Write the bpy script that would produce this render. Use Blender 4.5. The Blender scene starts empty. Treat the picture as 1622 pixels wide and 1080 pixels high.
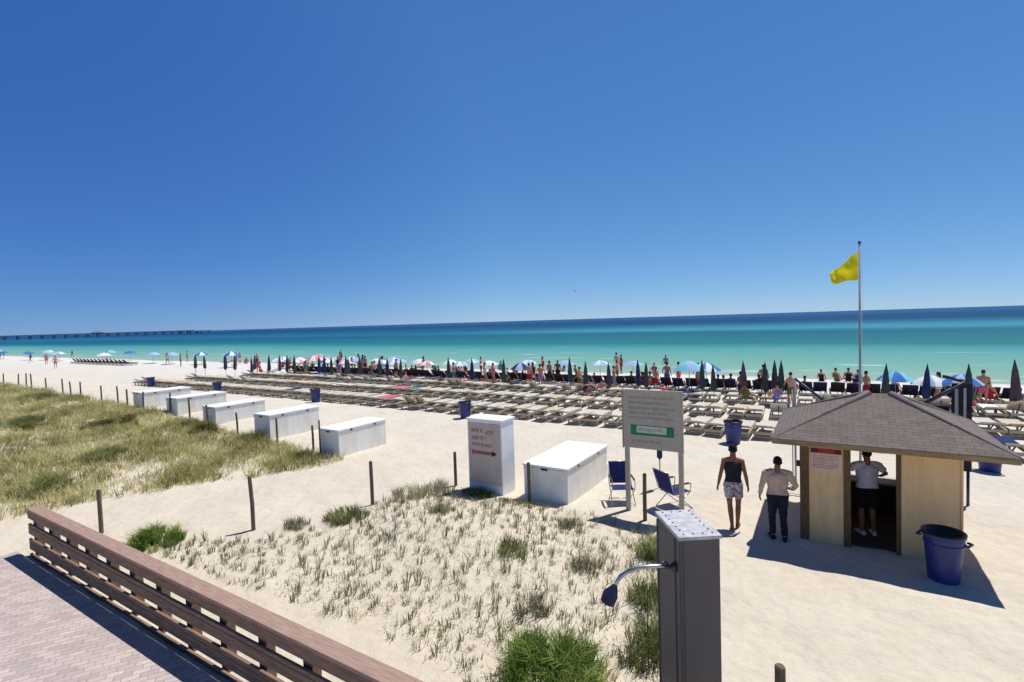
import bpy, bmesh, math, random
import numpy as np
from mathutils import Vector, Matrix, noise, Quaternion
random.seed(7); rng = np.random.default_rng(7)
PI = math.pi
scene = bpy.context.scene
col = scene.collection

# ------------------------------------------------------------------ helpers
def tag(o, label=None, cat=None, group=None, kind=None):
    if label: o['label'] = label
    if cat: o['category'] = cat
    if group: o['group'] = group
    if kind: o['kind'] = kind
    return o

def empty(name, loc=(0, 0, 0), rz=0.0):
    o = bpy.data.objects.new(name, None); col.objects.link(o)
    o.location = loc; o.rotation_euler = (0, 0, rz); o.empty_display_size = .2
    return o

def kids(o): return [c for c in bpy.data.objects if c.parent == o]

CH = {}
def snapshot(o):
    "remember the children of a prototype, so that copying stays fast"
    CH[o.name] = [(c, [g for g in kids(c)]) for c in kids(o)]

def copy_tree(o, mats=None):
    r = o.copy(); col.objects.link(r)
    for c, gs in CH[o.name]:
        d = c.copy(); col.objects.link(d); d.parent = r
        if mats and c.name.split('.')[0] in mats:
            d.material_slots[0].link = 'OBJECT'; d.material_slots[0].material = mats[c.name.split('.')[0]]
        for g in gs:
            e = g.copy(); col.objects.link(e); e.parent = d
    return r

class MB:
    def __init__(s): s.v = []; s.f = []; s.m = []; s.mi = 0
    def add(s, vs, fs):
        n = len(s.v); s.v += [tuple(v) for v in vs]; s.f += [tuple(i + n for i in f) for f in fs]
        s.m += [s.mi] * len(fs); return s
    def box(s, x0, x1, y0, y1, z0, z1, M=None):
        vs = [Vector((x, y, z)) for z in (z0, z1) for y in (y0, y1) for x in (x0, x1)]
        if M is not None: vs = [M @ v for v in vs]
        return s.add(vs, [(0, 2, 3, 1), (4, 5, 7, 6), (0, 1, 5, 4), (2, 6, 7, 3), (0, 4, 6, 2), (1, 3, 7, 5)])
    def bar(s, p0, p1, w, h, up=(0, 0, 1)):
        p0 = Vector(p0); p1 = Vector(p1); d = (p1 - p0); L = d.length; d.normalize()
        x = d.cross(Vector(up))
        if x.length < 1e-4: x = d.cross(Vector((1, 0, 0)))
        x.normalize(); y = x.cross(d)
        M = Matrix((x, d, y)).transposed().to_4x4(); M.translation = p0
        return s.box(-w / 2, w / 2, 0, L, -h / 2, h / 2, M)
    def tube(s, pts, rs, n=10, caps=True, flat=None):
        "tube through pts; rs radius or (rx, ry)"
        pts = [Vector(p) for p in pts]; k = len(pts)
        if not isinstance(rs, (list, tuple)): rs = [rs] * k
        rings = []
        ref = Vector(flat) if flat else None
        for i, p in enumerate(pts):
            d = (pts[min(i + 1, k - 1)] - pts[max(i - 1, 0)]).normalized()
            u = ref if ref is not None else (Vector((0, 0, 1)) if abs(d.z) < .9 else Vector((1, 0, 0)))
            x = (u - d * u.dot(d))
            if x.length < 1e-4: x = Vector((0, 1, 0)) - d * d.y
            x.normalize(); y = d.cross(x)
            r = rs[i]; rx, ry = (r if isinstance(r, (tuple, list)) else (r, r))
            rings.append([p + x * (math.cos(a) * rx) + y * (math.sin(a) * ry) for a in [2 * PI * j / n for j in range(n)]])
        vs = [v for r in rings for v in r]; fs = []
        for i in range(k - 1):
            for j in range(n):
                a = i * n + j; b = i * n + (j + 1) % n
                fs.append((a, b, b + n, a + n))
        if caps: fs += [tuple(reversed(range(n))), tuple(range((k - 1) * n, k * n))]
        return s.add(vs, fs)
    def ball(s, c, r, nu=14, nv=9, M=None):
        c = Vector(c); rx, ry, rz = r if isinstance(r, (tuple, list)) else (r, r, r)
        vs = [(0, 0, rz)]
        for i in range(1, nv):
            t = PI * i / nv
            for j in range(nu):
                a = 2 * PI * j / nu; vs.append((rx * math.sin(t) * math.cos(a), ry * math.sin(t) * math.sin(a), rz * math.cos(t)))
        vs.append((0, 0, -rz)); L = len(vs) - 1
        fs = [(0, 1 + j, 1 + (j + 1) % nu) for j in range(nu)]
        for i in range(nv - 2):
            for j in range(nu):
                a = 1 + i * nu + j; b = 1 + i * nu + (j + 1) % nu; fs.append((a, a + nu, b + nu, b))
        o = 1 + (nv - 2) * nu
        fs += [(L, o + (j + 1) % nu, o + j) for j in range(nu)]
        vs = [Vector(v) for v in vs]
        if M is not None: vs = [M @ v for v in vs]
        return s.add([v + c for v in vs], fs)
    def lathe(s, prof, n=24, cap0=True, cap1=True):
        vs = [(r * math.cos(2 * PI * j / n), r * math.sin(2 * PI * j / n), z) for r, z in prof for j in range(n)]
        fs = []
        for i in range(len(prof) - 1):
            for j in range(n):
                a = i * n + j; b = i * n + (j + 1) % n; fs.append((a, b, b + n, a + n))
        if cap0: fs.append(tuple(reversed(range(n))))
        if cap1: fs.append(tuple(range((len(prof) - 1) * n, len(prof) * n)))
        return s.add(vs, fs)
    def mesh(s, name, mats, smooth=False):
        me = bpy.data.meshes.new(name); me.from_pydata(s.v, [], s.f); me.update()
        for m in (mats if isinstance(mats, list) else [mats]): me.materials.append(m)
        if any(s.m): me.polygons.foreach_set('material_index', s.m)
        if smooth: me.polygons.foreach_set('use_smooth', [True] * len(me.polygons))
        return me
    def build(s, name, mats, parent=None, smooth=False, bevel=0, loc=None):
        o = bpy.data.objects.new(name, s.mesh(name, mats, smooth)); col.objects.link(o)
        o.parent = parent
        if loc: o.location = loc
        if bevel:
            b = o.modifiers.new('edge', 'BEVEL'); b.width = bevel; b.segments = 2; b.limit_method = 'ANGLE'
            b.harden_normals = False
        return o

def remeshed(mb, name, mat, parent=None, voxel=.008, smooth_it=3):
    "fuse overlapping pieces into ONE continuous surface"
    me = mb.mesh('tmp', mat)
    o = bpy.data.objects.new('tmp', me); col.objects.link(o)
    r = o.modifiers.new('r', 'REMESH'); r.mode = 'VOXEL'; r.voxel_size = voxel; r.use_smooth_shade = True
    s = o.modifiers.new('s', 'SMOOTH'); s.iterations = smooth_it; s.factor = .5
    dg = bpy.context.evaluated_depsgraph_get()
    m2 = bpy.data.meshes.new_from_object(o.evaluated_get(dg)); m2.name = name
    bpy.data.objects.remove(o)
    m2.materials.clear(); m2.materials.append(mat)
    m2.polygons.foreach_set('use_smooth', [True] * len(m2.polygons))
    b = bpy.data.objects.new(name, m2); col.objects.link(b); b.parent = parent
    return b

# ------------------------------------------------------------------ materials
def S(r, g, b):
    f = lambda c: ((c / 255 + .055) / 1.055) ** 2.4 if c / 255 > .04045 else c / 255 / 12.92
    return (f(r), f(g), f(b), 1)

class N:
    def __init__(s, name):
        s.m = bpy.data.materials.new(name); s.m.use_nodes = True; s.t = s.m.node_tree
        s.b = s.t.nodes['Principled BSDF']; s.n = s.t.nodes; s.l = s.t.links
    def new(s, t, **k):
        n = s.n.new(t)
        for a, v in k.items():
            if a in n.inputs: n.inputs[a].default_value = v
            else: setattr(n, a, v)
        return n
    def link(s, a, b): s.l.new(a, b)
    def ramp(s, fac, stops, interp='LINEAR'):
        r = s.new('ShaderNodeValToRGB'); e = r.color_ramp.elements; r.color_ramp.interpolation = interp
        while len(e) < len(stops): e.new(.5)
        for k, (p, c) in zip(e, stops): k.position = p; k.color = c
        s.link(fac, r.inputs[0]); return r
    def noise(s, vec, scale, detail=4, rough=.55):
        n = s.new('ShaderNodeTexNoise'); n.inputs['Scale'].default_value = scale
        n.inputs['Detail'].default_value = detail; n.inputs['Roughness'].default_value = rough
        s.link(vec, n.inputs['Vector']); return n
    def mapping(s, vec, scale=(1, 1, 1), loc=(0, 0, 0), rot=(0, 0, 0)):
        n = s.new('ShaderNodeMapping'); n.inputs['Scale'].default_value = scale
        n.inputs['Location'].default_value = loc; n.inputs['Rotation'].default_value = rot
        s.link(vec, n.inputs['Vector']); return n.outputs[0]
    def bump(s, h, strength=.3, dist=.02):
        n = s.new('ShaderNodeBump'); n.inputs['Strength'].default_value = strength; n.inputs['Distance'].default_value = dist
        s.link(h, n.inputs['Height']); s.link(n.outputs[0], s.b.inputs['Normal']); return n
    def mix(s, fac, a, b, mode='MIX'):
        n = s.new('ShaderNodeMix'); n.data_type = 'RGBA'; n.blend_type = mode
        for inp, v in ((n.inputs[0], fac), (n.inputs[6], a), (n.inputs[7], b)):
            if hasattr(v, 'links') or isinstance(v, bpy.types.NodeSocket): s.link(v, inp)
            else: inp.default_value = v
        return n.outputs[2]

def basic(name, c1, c2=None, scale=6, rough=.7, stretch=(1, 1, 1), bump=.15, detail=5, spec=.3, metal=0, lo=.35, hi=.65):
    m = N(name); tc = m.new('ShaderNodeTexCoord')
    v = m.mapping(tc.outputs['Object'], stretch)
    n = m.noise(v, scale, detail)
    if c2 is None: c2 = tuple(min(1, c * .78) for c in c1[:3]) + (1,)
    r = m.ramp(n.outputs['Fac'], [(lo, c2), (hi, c1)])
    m.link(r.outputs[0], m.b.inputs['Base Color'])
    m.b.inputs['Roughness'].default_value = rough; m.b.inputs['Specular IOR Level'].default_value = spec
    m.b.inputs['Metallic'].default_value = metal
    if bump: m.bump(n.outputs['Fac'], bump, .01)
    return m.m

M = {}
M['white_paint'] = basic('white_paint', S(236, 238, 240), S(222, 224, 224), 2.5, .5, bump=.05)
M['cabinet_paint'] = basic('cabinet_paint', S(204, 190, 180), S(192, 177, 168), 2.5, .6, bump=.05)
M['box_side'] = basic('box_side', S(240, 239, 234), S(224, 220, 208), 2.2, .6, (1.4, 1.4, .5), .05)
def box_mat():
    m = N('weathered_white'); tc = m.new('ShaderNodeTexCoord')
    n = m.noise(m.mapping(tc.outputs['Object'], (1.5, 1.5, .5)), 2.2, 5); r = m.ramp(n.outputs['Fac'], [(.35, S(228, 224, 212)), (.65, S(242, 241, 236))])
    n3 = m.noise(m.mapping(tc.outputs['Object'], (9, 9, .8)), 1.4, 5, .7); st = m.ramp(n3.outputs['Fac'], [(.56, (1, 1, 1, 1)), (.78, (.83, .80, .74, 1))])
    m.link(m.mix(1.0, r.outputs[0], st.outputs[0], 'MULTIPLY'), m.b.inputs['Base Color']); m.b.inputs['Roughness'].default_value = .6; return m.m
M['box_side'] = box_mat()
M['lid_white'] = basic('lid_white', S(244, 246, 248), S(236, 238, 240), 3, .45, bump=.04)
M['post_wood'] = basic('post_wood', S(128, 116, 100), S(84, 74, 62), 9, .9, (6, 6, .8), .4)
M['grey_wood'] = basic('grey_wood', S(200, 190, 172), S(164, 154, 138), 8, .85, (5, .6, 5), .3)
M['sign_wood'] = basic('sign_wood', S(186, 178, 166), S(172, 164, 152), 5, .8, (1, 1, 6), .15)
M['dark_wood'] = basic('dark_wood', S(86, 72, 58), S(58, 47, 38), 9, .85, (6, 6, .8), .3)
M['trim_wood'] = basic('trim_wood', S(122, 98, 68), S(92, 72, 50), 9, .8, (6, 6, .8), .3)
M['ply'] = basic('ply', S(236, 206, 160), S(224, 192, 146), 3, .75, (1, 1, .35), .08)
def wall_mat():
    m = N('painted_board'); tc = m.new('ShaderNodeTexCoord'); sep = m.new('ShaderNodeSeparateXYZ'); m.link(tc.outputs['Object'], sep.inputs[0])
    n = m.noise(m.mapping(tc.outputs['Object'], (1.6, 1.6, .35)), 2.5, 6, .6); r = m.ramp(n.outputs['Fac'], [(.3, S(220, 184, 134)), (.65, S(234, 198, 147))])
    d = m.new('ShaderNodeMath', operation='DIVIDE'); ad = m.new('ShaderNodeMath', operation='ADD'); m.link(sep.outputs['X'], ad.inputs[0]); m.link(sep.outputs['Y'], ad.inputs[1]); m.link(ad.outputs[0], d.inputs[0]); d.inputs[1].default_value = .285
    fr = m.new('ShaderNodeMath', operation='FRACT'); m.link(d.outputs[0], fr.inputs[0]); g = m.ramp(fr.outputs[0], [(0, (.84, .82, .80, 1)), (.02, (1, 1, 1, 1)), (.98, (1, 1, 1, 1)), (1, (.84, .82, .80, 1))])
    n3 = m.noise(m.mapping(tc.outputs['Object'], (6, 6, 1.2)), 1.6, 5, .7); st = m.ramp(n3.outputs['Fac'], [(.55, (1, 1, 1, 1)), (.75, (.82, .79, .74, 1))])
    m.link(m.mix(1.0, m.mix(1.0, r.outputs[0], g.outputs[0], 'MULTIPLY'), st.outputs[0], 'MULTIPLY'), m.b.inputs['Base Color']); m.b.inputs['Roughness'].default_value = .75; m.bump(fr.outputs[0], .05, .01); return m.m
M['ply'] = wall_mat()
M['fascia'] = basic('fascia', S(164, 140, 100), S(134, 112, 78), 4, .7, (.5, .5, 4), .1)
M['navy_plastic'] = basic('navy_plastic', S(36, 54, 124), S(26, 40, 104), 3, .42, bump=.03, spec=.45)
M['bin_dark'] = basic('bin_dark', S(34, 42, 78), S(26, 32, 62), 3, .5, bump=.03, spec=.4)
M['bag_black'] = basic('bag_black', S(26, 26, 30), S(14, 14, 16), 14, .35, bump=.6, spec=.5)
M['steel'] = basic('steel', S(196, 200, 204), S(150, 154, 160), 12, .28, metal=.9, bump=.03)
M['steel_dark'] = basic('steel_dark', S(78, 80, 88), S(56, 58, 66), 12, .35, metal=.6, bump=.03)
M['pole_grey'] = basic('pole_grey', S(168, 172, 178), S(140, 144, 150), 6, .4, (1, 1, .2), .03)
M['tower_side'] = basic('tower_side', S(104, 98, 97), S(98, 92, 91), 3, .6, (2, 2, .2), .04)
M['tower_top'] = basic('tower_top', S(206, 206, 212), S(170, 170, 176), 14, .6, bump=.15)
M['flag_yellow'] = basic('flag_yellow', S(240, 214, 30), S(226, 196, 24), 4, .8, bump=.05)
def flag_mat():
    m = N('flag_yellow'); m.b.inputs['Base Color'].default_value = S(238, 230, 60); m.b.inputs['Roughness'].default_value = .8
    tr = m.new('ShaderNodeBsdfTranslucent'); tr.inputs[0].default_value = S(238, 232, 70)
    mx = m.new('ShaderNodeMixShader'); mx.inputs[0].default_value = .5; m.link(m.b.outputs[0], mx.inputs[1]); m.link(tr.outputs[0], mx.inputs[2]); m.link(mx.outputs[0], m.n['Material Output'].inputs[0])
    return m.m
M['flag_yellow'] = flag_mat()
M['red_print'] = basic('red_print', S(168, 62, 54), S(150, 52, 46), 9, .7, bump=0)
M['faded_red'] = basic('faded_red', S(170, 108, 98), S(156, 94, 86), 9, .7, bump=0)
M['dark_print'] = basic('dark_print', S(80, 46, 40), S(66, 38, 34), 9, .7, bump=0)
M['pale_print'] = basic('pale_print', S(222, 196, 186), S(212, 184, 172), 9, .7, bump=0)
M['grey_print'] = basic('grey_print', S(158, 150, 136), S(150, 142, 128), 9, .7, bump=0)
M['sign_green'] = basic('sign_green', S(44, 132, 98), S(36, 112, 84), 9, .6, bump=0)
M['sign_light'] = basic('sign_light', S(196, 204, 190), S(184, 192, 178), 9, .6, bump=0)
M['pad_grey'] = basic('pad_grey', S(212, 205, 192), S(192, 184, 170), 3, .85, bump=.2)
M['pad_tan'] = basic('pad_tan', S(212, 198, 174), S(190, 174, 150), 3, .85, bump=.2)
M['pad_dark'] = basic('pad_dark', S(52, 48, 58), S(32, 30, 38), 5, .85, bump=.2)
M['pad_navy'] = basic('pad_navy', S(40, 44, 78), S(30, 32, 58), 5, .85, bump=.2)
M['chair_blue'] = basic('chair_blue', S(40, 46, 112), S(28, 34, 92), 5, .8, bump=.1)
M['umb_green'] = basic('umb_green', S(66, 84, 84), S(48, 64, 66), 4, .85, (3, 3, .5), .2)  # furled canopies, down to plum: colours lightened to paint in sea haze
M['umb_navy'] = basic('umb_navy', S(50, 62, 112), S(36, 44, 84), 4, .85, (3, 3, .5), .2)
M['umb_plum'] = basic('umb_plum', S(98, 84, 96), S(74, 64, 76), 4, .85, (3, 3, .5), .2)
M['umb_blue'] = basic('umb_blue', S(60, 122, 200), S(48, 104, 182), 4, .8, bump=.05)
M['umb_aqua'] = basic('umb_aqua', S(126, 206, 226), S(112, 190, 212), 4, .8, bump=.05)
M['umb_white'] = basic('umb_white', S(230, 234, 240), S(216, 220, 228), 4, .8, bump=.05)
M['umb_pink'] = basic('umb_pink', S(226, 140, 146), S(210, 120, 128), 4, .8, bump=.05)
M['umb_pale'] = basic('umb_pale', S(168, 190, 224), S(150, 174, 212), 4, .8, bump=.05)
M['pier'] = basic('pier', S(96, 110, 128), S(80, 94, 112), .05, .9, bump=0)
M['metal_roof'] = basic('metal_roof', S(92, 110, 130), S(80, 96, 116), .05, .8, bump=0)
def cloth(name, a, b, sc=14): M[name] = basic(name, S(*a), S(*b), sc, .9, bump=.25)
cloth('skin_a', (190, 140, 108), (172, 122, 92)); cloth('skin_b', (150, 104, 78), (134, 90, 66)); cloth('skin_c', (208, 160, 132), (192, 142, 116))
cloth('hair_black', (30, 24, 22), (18, 14, 14), 40); cloth('hair_brown', (84, 60, 44), (62, 44, 32), 40)
cloth('shirt_black', (44, 44, 56), (30, 30, 40)); cloth('shirt_tan', (208, 180, 160), (188, 160, 142)); cloth('shirt_white', (214, 214, 224), (196, 196, 208))
cloth('trouser_navy', (36, 38, 62), (24, 26, 44)); cloth('short_black', (28, 26, 26), (18, 17, 17)); cloth('shoe_dark', (44, 38, 36), (30, 26, 25))
cloth('fabric_red', (170, 44, 52), (146, 34, 42)); cloth('fabric_pink', (220, 120, 140), (200, 98, 120)); cloth('fabric_navy', (40, 50, 104), (28, 36, 80))
cloth('fabric_lilac', (140, 130, 196), (120, 110, 178)); cloth('fabric_white', (228, 228, 232), (210, 210, 216)); cloth('fabric_olive', (104, 104, 58), (84, 84, 44))
cloth('fabric_black', (34, 34, 38), (22, 22, 26)); cloth('fabric_teal', (58, 140, 146), (44, 120, 128))
# patterned shorts: light grey with darker blotches
def patterned():
    m = N('patterned_cloth'); tc = m.new('ShaderNodeTexCoord'); v = m.new('ShaderNodeTexVoronoi'); v.inputs['Scale'].default_value = 16
    m.link(tc.outputs['Object'], v.inputs['Vector'])
    r = m.ramp(v.outputs['Distance'], [(.3, S(150, 146, 158)), (.45, S(214, 206, 212)), (.6, S(120, 112, 124))])
    m.link(r.outputs[0], m.b.inputs['Base Color']); m.b.inputs['Roughness'].default_value = .9
    return m.m
M['short_pattern'] = patterned()

def sand_mat():
    m = N('beach_sand'); g = m.new('ShaderNodeNewGeometry'); P = g.outputs['Position']
    sep = m.new('ShaderNodeSeparateXYZ'); m.link(P, sep.inputs[0])
    # dry cream sand inland, whiter quartz sand towards the water, wet strip at the water's edge
    nw = m.noise(P, .09, 3); wv = m.new('ShaderNodeMath', operation='MULTIPLY_ADD'); wv.inputs[1].default_value = 5.0; wv.inputs[2].default_value = -2.5
    m.link(nw.outputs['Fac'], wv.inputs[0])
    yy = m.new('ShaderNodeMath', operation='ADD'); m.link(sep.outputs['Y'], yy.inputs[0]); m.link(wv.outputs[0], yy.inputs[1])
    mr = m.new('ShaderNodeMapRange'); mr.inputs['From Min'].default_value = 0; mr.inputs['From Max'].default_value = 50; m.link(yy.outputs[0], mr.inputs['Value'])
    base = m.ramp(mr.outputs[0], [(0, S(224, 213, 196)), (.22, S(224, 214, 199)), (.42, S(225, 218, 208)), (.6, S(227, 224, 219)), (.80, S(229, 228, 227)), (.86, S(196, 196, 196)), (.92, S(170, 176, 176))])
    n1 = m.noise(P, .55, 5, .6); n2 = m.noise(P, 7, 6, .65); n3 = m.noise(P, 160, 2, .6)
    c1 = m.ramp(n1.outputs['Fac'], [(.3, (.90, .89, .88, 1)), (.65, (1, 1, 1, 1))])
    c2 = m.ramp(n2.outputs['Fac'], [(.3, (.90, .89, .87, 1)), (.6, (1, 1, 1, 1))])
    c3 = m.ramp(n3.outputs['Fac'], [(.3, (.88, .87, .85, 1)), (.7, (1, 1, 1, 1))])
    x = m.mix(1.0, base.outputs[0], c1.outputs[0], 'MULTIPLY'); x = m.mix(1.0, x, c2.outputs[0], 'MULTIPLY'); x = m.mix(1.0, x, c3.outputs[0], 'MULTIPLY')
    # bits of dark debris / seaweed crumbs
    v = m.new('ShaderNodeTexVoronoi'); v.inputs['Scale'].default_value = 5; m.link(P, v.inputs['Vector'])
    vr = m.ramp(v.outputs['Distance'], [(.035, (1, 1, 1, 1)), (.05, (0, 0, 0, 1))])
    gate = m.ramp(m.noise(P, .8, 2).outputs['Fac'], [(.55, (0, 0, 0, 1)), (.6, (.55, .55, .55, 1))])
    dm = m.new('ShaderNodeMath', operation='MULTIPLY'); m.link(vr.outputs[0], dm.inputs[0]); m.link(gate.outputs[0], dm.inputs[1])
    x = m.mix(dm.outputs[0], x, S(120, 104, 84))
    m.link(x, m.b.inputs['Base Color']); m.b.inputs['Roughness'].default_value = .95; m.b.inputs['Specular IOR Level'].default_value = .1
    # footprints and ripples as relief
    vf = m.new('ShaderNodeTexVoronoi'); vf.inputs['Scale'].default_value = 3.2; vf.feature = 'SMOOTH_F1'; m.link(P, vf.inputs['Vector'])
    a = m.new('ShaderNodeMath', operation='MULTIPLY_ADD'); m.link(n2.outputs['Fac'], a.inputs[0]); a.inputs[1].default_value = .8; m.link(vf.outputs['Distance'], a.inputs[2])
    m.bump(a.outputs[0], .62, .08)
    return m.m
M['sand'] = sand_mat()

def water_mat():
    m = N('sea_water'); g = m.new('ShaderNodeNewGeometry'); P = g.outputs['Position']
    sep = m.new('ShaderNodeSeparateXYZ'); m.link(P, sep.inputs[0])
    st = m.mapping(P, (.004, .02, 1)); n = m.noise(st, 1, 5, .6)
    st2 = m.mapping(P, (.03, .16, 1)); n2 = m.noise(st2, 1, 4, .6)
    # log of distance offshore + wobble -> depth colour
    lg = m.new('ShaderNodeMath', operation='LOGARITHM'); m.link(sep.outputs['Y'], lg.inputs[0]); lg.inputs[1].default_value = 10
    w = m.new('ShaderNodeMath', operation='MULTIPLY_ADD'); m.link(n.outputs['Fac'], w.inputs[0]); w.inputs[1].default_value = .16; w.inputs[2].default_value = -.08
    w2 = m.new('ShaderNodeMath', operation='MULTIPLY_ADD'); m.link(n2.outputs['Fac'], w2.inputs[0]); w2.inputs[1].default_value = .06; w2.inputs[2].default_value = -.03
    s1 = m.new('ShaderNodeMath', operation='ADD'); m.link(lg.outputs[0], s1.inputs[0]); m.link(w.outputs[0], s1.inputs[1])
    s2 = m.new('ShaderNodeMath', operation='ADD'); m.link(s1.outputs[0], s2.inputs[0]); m.link(w2.outputs[0], s2.inputs[1])
    mr = m.new('ShaderNodeMapRange'); mr.inputs['From Min'].default_value = 1.6; mr.inputs['From Max'].default_value = 3.0; m.link(s2.outputs[0], mr.inputs['Value'])
    f = lambda y: (math.log10(y) - 1.6) / 1.4
    r = m.ramp(mr.outputs[0], [(f(42), S(154, 176, 160)), (f(52), S(122, 172, 154)), (f(66), S(102, 162, 156)), (f(78), S(84, 152, 154)), (f(88), S(64, 140, 142)), (f(97), S(38, 118, 120)),
                               (f(140), S(28, 98, 118)), (f(158), S(40, 114, 134)), (f(180), S(66, 142, 160)), (f(212), S(52, 126, 148)), (f(262), S(26, 90, 120)), (f(360), S(16, 64, 96)), (f(700), S(20, 66, 106)), (f(990), S(34, 80, 124))])
    bar = m.new('ShaderNodeMapRange'); bar.interpolation_type = 'SMOOTHSTEP'; m.link(sep.outputs['X'], bar.inputs['Value'])
    for k_, v_ in (('From Min', -190), ('From Max', -50), ('To Min', .75), ('To Max', 0)): bar.inputs[k_].default_value = v_
    deep = m.ramp(mr.outputs[0], [(f(97), (0, 0, 0, 1)), (f(150), (1, 1, 1, 1)), (f(300), (1, 1, 1, 1)), (f(420), (0, 0, 0, 1))])
    bm_ = m.new('ShaderNodeMath', operation='MULTIPLY'); m.link(bar.outputs[0], bm_.inputs[0]); m.link(deep.outputs[0], bm_.inputs[1])
    rc = m.mix(bm_.outputs[0], r.outputs[0], S(18, 84, 118))
    # thin lines of foam near the shore
    fo = m.mapping(P, (.07, .45, 1)); fn = m.noise(fo, 1, 5, .7)
    fr = m.ramp(fn.outputs['Fac'], [(.61, (0, 0, 0, 1)), (.67, (1, 1, 1, 1))])
    near = m.ramp(mr.outputs[0], [(f(44), (1, 1, 1, 1)), (f(80), (.25, .25, .25, 1)), (f(100), (0, 0, 0, 1))])
    fm = m.new('ShaderNodeMath', operation='MULTIPLY'); m.link(fr.outputs[0], fm.inputs[0]); m.link(near.outputs[0], fm.inputs[1])
    c = m.mix(fm.outputs[0], rc, S(225, 235, 232))
    m.link(c, m.b.inputs['Base Color']); m.b.inputs['Roughness'].default_value = .4; m.b.inputs['Specular IOR Level'].default_value = .05
    bn = m.noise(m.mapping(P, (.35, 1.1, 1)), 1, 6, .65)
    m.bump(bn.outputs['Fac'], .8, .5)
    return m.m
M['water'] = water_mat()

def shingle_mat():
    m = N('roof_shingle'); tc = m.new('ShaderNodeTexCoord'); br = m.new('ShaderNodeTexBrick')
    m.link(tc.outputs['UV'], br.inputs['Vector']); br.inputs['Scale'].default_value = 1.0
    br.inputs['Color1'].default_value = S(124, 115, 110); br.inputs['Color2'].default_value = S(112, 103, 98); br.inputs['Mortar'].default_value = S(92, 84, 80)
    br.inputs['Brick Width'].default_value = .22; br.inputs['Row Height'].default_value = .095; br.inputs['Mortar Size'].default_value = .006; br.inputs['Bias'].default_value = -.1
    n = m.noise(tc.outputs['Object'], 5, 6, .7); r = m.ramp(n.outputs['Fac'], [(.3, (.82, .78, .8, 1)), (.7, (1.1, 1.05, 1.02, 1))])
    m.link(m.mix(1.0, br.outputs['Color'], r.outputs[0], 'MULTIPLY'), m.b.inputs['Base Color'])
    m.b.inputs['Roughness'].default_value = .95
    m.bump(br.outputs['Fac'], -.35, .012)
    return m.m
M['shingle'] = shingle_mat()
M['hip_cap'] = basic('hip_cap', S(140, 130, 126), S(116, 106, 103), 9, .95, bump=.4)

def plank_mat(name, c1, c2, gap, width, axis='X'):
    "boards laid across; object coordinates"
    m = N(name); tc = m.new('ShaderNodeTexCoord'); sep = m.new('ShaderNodeSeparateXYZ'); m.link(tc.outputs['Object'], sep.inputs[0])
    d = m.new('ShaderNodeMath', operation='DIVIDE'); m.link(sep.outputs[axis], d.inputs[0]); d.inputs[1].default_value = width
    fl = m.new('ShaderNodeMath', operation='FLOOR'); m.link(d.outputs[0], fl.inputs[0])
    fr = m.new('ShaderNodeMath', operation='FRACT'); m.link(d.outputs[0], fr.inputs[0])
    wn = m.new('ShaderNodeTexWhiteNoise', noise_dimensions='1D'); m.link(fl.outputs[0], wn.inputs['W'])
    st = (14, 1.2, 1) if axis == 'X' else (1.2, 14, 1)
    n = m.noise(m.mapping(tc.outputs['Object'], st), 2.2, 6, .65)
    ad = m.new('ShaderNodeMath', operation='MULTIPLY_ADD'); m.link(wn.outputs['Value'], ad.inputs[0]); ad.inputs[1].default_value = .35; m.link(n.outputs['Fac'], ad.inputs[2])
    base = m.ramp(ad.outputs[0], [(.35, c2), (.9, c1)])
    gm = m.ramp(fr.outputs[0], [(.0, (0, 0, 0, 1)), (.05, (1, 1, 1, 1)), (.95, (1, 1, 1, 1)), (1, (0, 0, 0, 1))])
    m.link(m.mix(gm.outputs[0], gap, base.outputs[0]), m.b.inputs['Base Color']); m.b.inputs['Roughness'].default_value = .85
    m.bump(gm.outputs[0], .3, .006)
    return m.m
def paver_mat():
    m = N('pink_grey_pavers'); tc = m.new('ShaderNodeTexCoord'); br = m.new('ShaderNodeTexBrick')
    m.link(m.mapping(tc.outputs['Object'], rot=(0, 0, math.radians(-58)), loc=(.03, .02, 0)), br.inputs['Vector']); br.inputs['Scale'].default_value = 1.0
    br.inputs['Color1'].default_value = S(204, 190, 186); br.inputs['Color2'].default_value = S(180, 166, 163); br.inputs['Mortar'].default_value = S(158, 146, 140)
    br.inputs['Brick Width'].default_value = .20; br.inputs['Row Height'].default_value = .10; br.inputs['Mortar Size'].default_value = .007; br.inputs['Mortar Smooth'].default_value = .3
    n = m.noise(tc.outputs['Object'], 1.3, 6, .65); r = m.ramp(n.outputs['Fac'], [(.3, (.86, .85, .86, 1)), (.7, (1.06, 1.05, 1.03, 1))])
    n2 = m.noise(tc.outputs['Object'], 60, 3, .6); r2 = m.ramp(n2.outputs['Fac'], [(.3, (.86, .86, .86, 1)), (.7, (1.08, 1.08, 1.08, 1))])
    m.link(m.mix(1.0, m.mix(1.0, br.outputs['Color'], r.outputs[0], 'MULTIPLY'), r2.outputs[0], 'MULTIPLY'), m.b.inputs['Base Color']); m.b.inputs['Roughness'].default_value = .9
    m.bump(br.outputs['Fac'], -.4, .008); return m.m
M['deck'] = paver_mat()
M['rail'] = basic('rail_wood', S(146, 121, 103), S(114, 91, 75), 6, .75, (.7, 6, 6), .3)
M['rail_cap'] = basic('rail_cap_wood', S(176, 148, 134), S(150, 122, 108), 6, .75, (.6, 9, 9), .35)

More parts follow.
